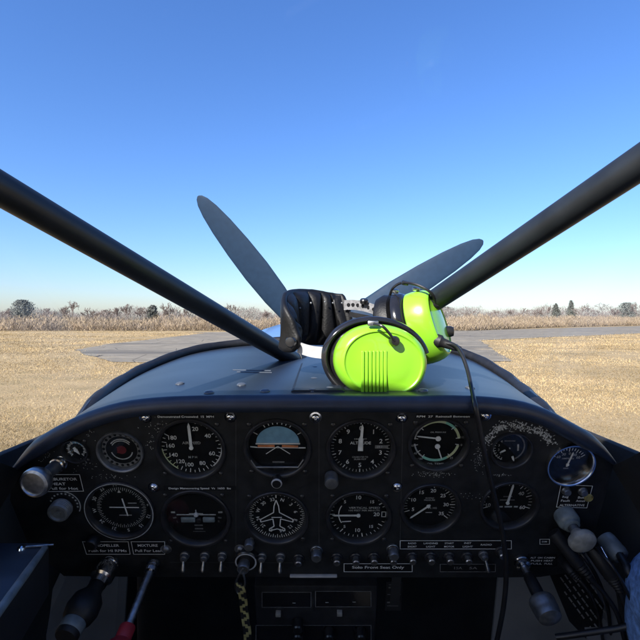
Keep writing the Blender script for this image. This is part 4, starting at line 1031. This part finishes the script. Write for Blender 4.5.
# asphalt apron joining a strip that runs off to the right
def asphalt_mat():
    m = mat("old_asphalt", (.165, .146, .114), .95, scale=1.1, bump=.3, bscale=60, spec=.12, col2=(.225, .20, .158))
    nt = m.node_tree; n = nt.nodes; l = nt.links; b = n["Principled BSDF"]; src = b.inputs["Base Color"].links[0].from_socket
    tc = n.new("ShaderNodeTexCoord")
    def layer(col, sc, sx, sy, lo, hi, prev):
        mp = n.new("ShaderNodeMapping"); mp.inputs["Scale"].default_value = (sx, sy, 1); l.new(tc.outputs["Object"], mp.inputs[0])
        t = n.new("ShaderNodeTexNoise"); t.inputs["Scale"].default_value = sc; t.inputs["Detail"].default_value = 7; l.new(mp.outputs[0], t.inputs["Vector"])
        r = n.new("ShaderNodeMapRange"); r.inputs["From Min"].default_value = lo; r.inputs["From Max"].default_value = hi; l.new(t.outputs["Fac"], r.inputs["Value"])
        mx = n.new("ShaderNodeMixRGB"); mx.inputs[2].default_value = (*col, 1); l.new(r.outputs[0], mx.inputs[0]); l.new(prev, mx.inputs[1]); return mx.outputs[0]
    c = layer((.115, .105, .09), .16, .25, 1.6, .50, .68, src)        # darker patched lanes
    c = layer((.33, .27, .18), .22, 1, 2.2, .58, .75, c)              # blown dust and dead grass
    v = n.new("ShaderNodeTexVoronoi"); v.feature = 'DISTANCE_TO_EDGE'; v.inputs["Scale"].default_value = .28; l.new(tc.outputs["Object"], v.inputs["Vector"])
    lt = n.new("ShaderNodeMath"); lt.operation = 'LESS_THAN'; lt.inputs[1].default_value = .005; l.new(v.outputs["Distance"], lt.inputs[0])
    mx = n.new("ShaderNodeMixRGB"); mx.inputs[2].default_value = (.06, .055, .05, 1); l.new(lt.outputs[0], mx.inputs[0]); l.new(c, mx.inputs[1]); l.new(mx.outputs[0], b.inputs["Base Color"])
    return m
edge = [G(113, 362.3), G(92, 357), G(74, 350.3), G(110, 344), G(160, 338.5), G(205, 333.2), (-20, 70), (0, 79), (22, 82), (46, 98), (100, 143), (150, 185), (200, 225), (230, 225), (150, 156), (102, 122), G(640, 333.5), G(540, 337.8), G(480, 340.5), G(488, 346), G(500, 354), G(511, 361.5), (4, 20.2), (0, 20.0), (-5, 20.1)]
vs = []
for p, q in zip(edge, edge[1:] + edge[:1]):
    d = math.hypot(q[0] - p[0], q[1] - p[1]); n_ = max(2, int(d / 1.2))
    for i in range(min(n_, 60)):
        t = i / min(n_, 60); vs.append((p[0] + (q[0] - p[0]) * t + rng.gauss(0, .10), p[1] + (q[1] - p[1]) * t + rng.gauss(0, .12), .02))
k = MB(); k.add(vs, [tuple(range(len(vs)))])
o = k.build("taxiway", asphalt_mat(), smooth=False); tag(o, kind="structure")
if o.data.polygons[0].normal.z < 0: o.data.flip_normals()
# faint centre line on the strip
k = MB()
for i in range(14):
    a = Vector((16 + i * 8, 62 + i * 7.0)); b2 = a + Vector((4, 3.5)); d = (b2 - a).normalized() * .12; nn = Vector((-d.y, d.x))
    k.add([(*(a + nn), .03), (*(a - nn), .03), (*(b2 - nn), .03), (*(b2 + nn), .03)], [(3, 2, 1, 0)])
# (the strip's paint is too worn to see from here: only pale dust along its edge)

def fast(name, V, Fc, mats, mi=None):
    me = bpy.data.meshes.new(name); nf = len(Fc); nv = Fc.shape[1]
    me.vertices.add(len(V)); me.vertices.foreach_set("co", V.astype(np.float32).ravel())
    me.loops.add(nf * nv); me.loops.foreach_set("vertex_index", Fc.astype(np.int32).ravel())
    me.polygons.add(nf); me.polygons.foreach_set("loop_start", np.arange(0, nf * nv, nv, dtype=np.int32)); me.polygons.foreach_set("loop_total", np.full(nf, nv, dtype=np.int32))
    for m in mats: me.materials.append(m)
    if mi is not None: me.polygons.foreach_set("material_index", mi.astype(np.int32))
    me.update(calc_edges=True); me.validate()
    o = bpy.data.objects.new(name, me); COL.objects.link(o); return o

def cards(P, h, w, lean):                # n upright tapered blades
    n = len(P); ang = nr.uniform(0, math.pi, n); dx = np.cos(ang) * w / 2; dy = np.sin(ang) * w / 2
    lx = nr.normal(0, lean, n) * h; ly = nr.normal(0, lean, n) * h
    V = np.zeros((n, 4, 3)); V[:, 0] = P; V[:, 1] = P; V[:, 2] = P; V[:, 3] = P
    V[:, 0, 0] -= dx; V[:, 0, 1] -= dy; V[:, 1, 0] += dx; V[:, 1, 1] += dy
    V[:, 2, 0] += lx + dx * .35; V[:, 2, 1] += ly + dy * .35; V[:, 2, 2] += h
    V[:, 3, 0] += lx - dx * .35; V[:, 3, 1] += ly - dy * .35; V[:, 3, 2] += h
    return V.reshape(-1, 3), np.arange(4 * n).reshape(n, 4)
straw = [mat("straw_%s" % c, v, .9, var=.42, scale=.22, spec=.1) for c, v in (("pale", (.46, .345, .18)), ("tan", (.36, .25, .118)), ("brown", (.20, .148, .075)))]
# dry grass blades on the near field (where single tufts can be told apart)
def in_asphalt(x, y):                    # even-odd test against the apron outline, its rim left ragged
    E = np.array(edge, float); ins = np.zeros(len(x), bool); jx = x + nr.normal(0, .35, len(x)); jy = y + nr.normal(0, .55, len(x)) * np.clip(y / 30, .6, 3)
    for (x0, y0), (x1, y1) in zip(E, np.roll(E, -1, 0)):
        c = ((y0 > jy) != (y1 > jy)) & (jx < (x1 - x0) * (jy - y0) / (y1 - y0 + 1e-12) + x0); ins ^= c
    return ins
n = 460000
d = 5.5 * np.exp(nr.uniform(0, 1, n) * math.log(78 / 5.5)); u = nr.uniform(-.80, .80, n); x = u * d; pt = np.sin(x * .31 + np.sin(d * .23) * 2) + np.sin(d * .47 + np.sin(x * .19) * 2) + .7 * np.sin(x * 1.3 + d * .9) * np.sin(d * 1.1)
keep = ~in_asphalt(x, d) & (np.abs(u) > .18) & (nr.random(n) < np.clip(.58 + .32 * pt, .06, 1))
P = np.stack([x, d, np.zeros(n)], 1)[keep]; n = len(P)
V, Fc = cards(P, nr.uniform(.012, .045, n) * np.clip(P[:, 1] / 18, 1, 1.8), nr.uniform(.003, .008, n) * np.clip(P[:, 1] / 8, 1, 7), .8)
tag(fast("dry_grass", V, Fc, straw, nr.choice(3, n, p=[.42, .38, .20])), "short dormant straw coloured grass on the airfield", "grass", kind="stuff")

# brush belt along the far edge of the field
fr = np.array([(-150, 78), (-60, 79), (0, 79), (26, 80), (55, 112), (100, 148), (170, 195)], float)
seg = np.diff(fr, axis=0); sl_ = np.hypot(seg[:, 0], seg[:, 1]); cum = np.concatenate([[0], np.cumsum(sl_)])
def along(t):
    x = np.interp(t, cum, fr[:, 0]); y = np.interp(t, cum, fr[:, 1]); return x, y
brush = [mat("brush_" + nme, c, .95, var=.25, scale=.6, spec=.1) for nme, c in (("tan", (.31, .24, .155)), ("pink", (.28, .212, .152)), ("grey", (.22, .185, .15)), ("pale", (.36, .285, .19)), ("dark", (.20, .165, .135)))]
n = 260000
t = nr.uniform(0, cum[-1], n); x, y = along(t); off = nr.uniform(0, 1, n) ** 1.4 * 16
hn = 2.85 + .35 * np.sin(t * .21) + .3 * np.sin(t * .53 + 1) + .22 * np.sin(t * 1.31) + .16 * np.sin(t * 2.9) + np.clip((x - 20) / 60, 0, 1) * .6
h = hn * nr.uniform(.55, 1.0, n) * (.55 + .45 * np.clip(off / 5, 0, 1))
P = np.stack([x + nr.normal(0, .6, n), y + off, np.zeros(n)], 1); P[:, 2] = h * nr.uniform(0, .45, n) * (nr.random(n) < .6)
P[:, 2] = h * nr.uniform(0, .85, n)
V, Fc = cards(P, np.minimum(np.maximum(.25, h - P[:, 2]), nr.uniform(.25, .8, n)), nr.uniform(.03, .10, n), .5)
low = (h < 1.7); cl = np.sin(x * .35) + np.sin(x * .83 + 2) + nr.normal(0, .5, n)
mi = nr.choice(5, n, p=[.38, .28, .12, .17, .05]); mi = np.where(low & (cl > .2) & (x < 10), nr.choice(5, n, p=[.15, .15, .45, .1, .15]), mi)
tag(fast("brush", V, Fc, brush, mi), "belt of dry tan brush and reeds along the far edge of the field", "brush", kind="stuff")

twig = mat("bare_twigs", (.17, .14, .125), .9, var=.2, scale=2, spec=.1); bark = mat("grey_bark", (.14, .115, .10), .9, var=.25, scale=6)
conif = [mat("conifer_dark", (.13, .138, .125), .9, var=.3, scale=3, spec=.1), mat("conifer_light", (.19, .195, .17), .9, var=.3, scale=3, spec=.1)]
def tube_np(segs):
    k = MB()
    for p, q, r0, r1 in segs: k.tube([p, q], [r0, r1], 5, caps=False)
    return k
def bare_tree(px, top, wpx, d, label, dense=1.0):
    h = (H + (320 - top) / F * d); x = (px - 320) / F * d; sp = wpx / F * d / 2 * 1.5
    o = empty("bare_tree", (x, d, 0), label, "tree", "trees beyond the brush")
    br, tw = [], []
    def grow(p, dr, l, r, lv):
        q = p + dr * l; (br if lv < 2 else tw).append((p, q, r, r * .6))
        if lv >= 5: return
        for i in range(3 if lv < 4 else 2):
            nd = (dr + Vector((rng.gauss(0, .55) * min(1.3, sp / h * 2.4), rng.gauss(0, .5), rng.gauss(.12, .3)))).normalized(); grow(p.lerp(q, rng.uniform(.6, 1)), nd, l * rng.uniform(.6, .85), r * .55, lv + 1)
    grow(Vector((0, 0, 0)), Vector((rng.gauss(0, .05), 0, 1)), h * .24, h * .018, 0)
    mz = max(max(s[1].z for s in tw), .1); f = h / mz; mx = max(abs(s[1].x) for s in tw) + .01; fx = min(2.2, max(.4, sp / mx))
    sc = lambda v: Vector((v.x * fx, v.y * fx, v.z * f))
    tube_np([(sc(a), sc(b), r0, r1) for a, b, r0, r1 in br]).build("trunk", bark, o)
    tube_np([(sc(a), sc(b), max(r0, .045), max(r1, .034)) for a, b, r0, r1 in tw]).build("crown", twig, o)
def evergreen(px, top, wpx, d, label, shape):
    h = (H + (320 - top) / F * d); x = (px - 320) / F * d; sp = wpx / F * d / 2
    o = empty("evergreen_tree", (x, d, 0), label, "tree", "trees beyond the brush")
    k = MB(); k.tube([(0, 0, 0), (0, 0, h * .8)], [.18, .05], 8); k.build("trunk", bark, o)
    n = 3600; zz = nr.uniform(.12, 1, n) ** .9
    prof = (1 - zz) ** .75 * 1.05 + .04 if shape == 'cone' else np.sqrt(np.clip(1 - ((zz - .45) / .56) ** 2, 0, 1)) ** .8
    a = nr.uniform(0, 2 * math.pi, n); lump = 1 + .30 * np.sin(a * 3 + zz * 11 + px) + .22 * np.sin(a * 5 - zz * 23) + nr.normal(0, .14, n)
    rr = sp * prof * lump * np.sqrt(nr.uniform(.15, 1, n))
    P = np.stack([np.cos(a) * rr, np.sin(a) * rr, zz * h], 1)
    V, Fc = cards(P, nr.uniform(.15, .4, n), nr.uniform(.12, .32, n), .8)
    c = fast("crown", V, Fc, conif, (nr.random(n) < .35).astype(int)); c.parent = o
evergreen(22.5, 300.5, 20, 135, "broad dome shaped evergreen at the far left of the horizon", 'dome')
evergreen(152.5, 306, 9, 130, "small dark evergreen above the brush, left of the left brace tube", 'dome')
evergreen(556, 304, 11, 185, "short dark conifer beside the tallest pointed one", 'cone')
evergreen(571, 301, 11, 190, "tallest pointed conifer on the right horizon", 'cone')
evergreen(627, 303, 17, 195, "dark rounded evergreen near the right edge", 'dome')
evergreen(446, 307, 20, 260, "low dim evergreen just right of the headset", 'dome')
for px, top, w, d, lab in ((72, 300.5, 13, 125, "tallest bare tree on the left horizon"), (64, 305, 9, 130, "bare sapling left of the tallest left tree"), (92, 307, 13, 128, "bare tree right of the tallest left tree"),
                           (47, 308, 12, 130, "low bare tree next to the dome evergreen"), (4, 308, 14, 128, "bare tree cut by the left edge"), (108, 308, 14, 126, "low wide bare tree between brush humps at left"), (118, 306, 10, 126, "thin bare tree left of centre of the left horizon"),
                           (129, 303.5, 10, 124, "tall thin bare tree left of the small evergreen"), (141, 307, 12, 126, "spreading bare tree touching the small evergreen"), (163, 302, 11, 122, "tall bare tree right of the small evergreen"),
                           (174, 305.5, 12, 124, "bare tree below the left brace tube"), (186, 308, 12, 124, "low bare tree below the left brace tube"), (262, 309, 14, 150, "bare tree seen between the propeller and the brace tube"), (232, 303, 12, 150, "bare tree right of the left brace tube"),
                           (470, 309, 16, 200, "faint low bare tree right of the headset"), (498, 309, 16, 190, "low bare tree right of the headset cable"), (516, 308, 16, 185, "low bare tree left of the right conifers"), (533, 307.5, 16, 182, "wide bare tree left of the right conifers"),
                           (546, 304, 10, 180, "tall bare tree next to the short conifer"), (588, 303, 19, 180, "round crowned bare tree right of the tallest conifer"), (604, 302.5, 24, 182, "widest bare tree on the right horizon"), (617, 308, 12, 180, "low bare tree left of the rounded evergreen"), (639, 301.5, 12, 178, "bare tree cut by the right edge")):
    bare_tree(px, top, w, d, lab)

# a far hazy wood behind the brush, too far to tell its trees apart
n = 75000
x = nr.uniform(-230, 260, n); y = 240 + nr.uniform(0, 20, n); hh = 5.9 + 1.3 * np.sin(x * .11) + .9 * np.sin(x * .31 + 1) + .7 * np.sin(x * .83) + nr.normal(0, .6, n) + np.clip(x - 30, 0, 40) / 40 * 1.2
z = hh * nr.uniform(.2, 1, n); V, Fc = cards(np.stack([x, y, z], 1), nr.uniform(.5, 1.3, n), nr.uniform(.08, .22, n), .5)
tag(fast("far_wood", V, Fc, [mat("far_twigs", (.20, .175, .16), .95, var=.2, scale=.3, spec=.05)]), "far hazy line of bare woodland along the horizon", "woodland", kind="stuff")

# ------------------------------------------------------------------ daylight
EL, AZ = R(36), R(215)                   # azimuth clockwise from +Y: behind and to the left
sdir = Vector((math.sin(AZ) * math.cos(EL), math.cos(AZ) * math.cos(EL), math.sin(EL)))
sl = bpy.data.lights.new("sun", 'SUN'); sl.energy = 5.0; sl.angle = R(.53); sl.color = (1, .94, .86)
so = bpy.data.objects.new("sun", sl); COL.objects.link(so); so.rotation_euler = sdir.to_track_quat('Z', 'Y').to_euler(); so.location = (0, 0, 30)
w = bpy.data.worlds.new("World"); S.world = w; w.use_nodes = True; nt = w.node_tree
bg = nt.nodes["Background"]; sk = nt.nodes.new("ShaderNodeTexSky"); sk.sky_type = 'NISHITA'; sk.sun_disc = False
sk.sun_elevation = EL; sk.sun_rotation = AZ; sk.altitude = 300; sk.air_density = 1.4; sk.dust_density = .8; sk.ozone_density = 9.0
hs = nt.nodes.new('ShaderNodeHueSaturation'); hs.inputs['Saturation'].default_value = 1.08; hs.inputs['Hue'].default_value = .505; wb = nt.nodes.new('ShaderNodeMixRGB'); wb.blend_type = 'MULTIPLY'; wb.inputs[0].default_value = 1; wb.inputs[2].default_value = (1.04, 1, 1.10, 1)   # white balance
nt.links.new(sk.outputs[0], hs.inputs['Color']); nt.links.new(hs.outputs[0], wb.inputs[1]); nt.links.new(wb.outputs[0], bg.inputs[0]); bg.inputs[1].default_value = .095
S.view_settings.view_transform = 'Standard'; S.view_settings.look = 'None'; S.view_settings.gamma = 1; S.view_settings.use_curve_mapping = False
S.view_settings.exposure = 1.15
S.render.engine = 'CYCLES'; S.cycles.max_bounces = 8; S.cycles.transparent_max_bounces = 16
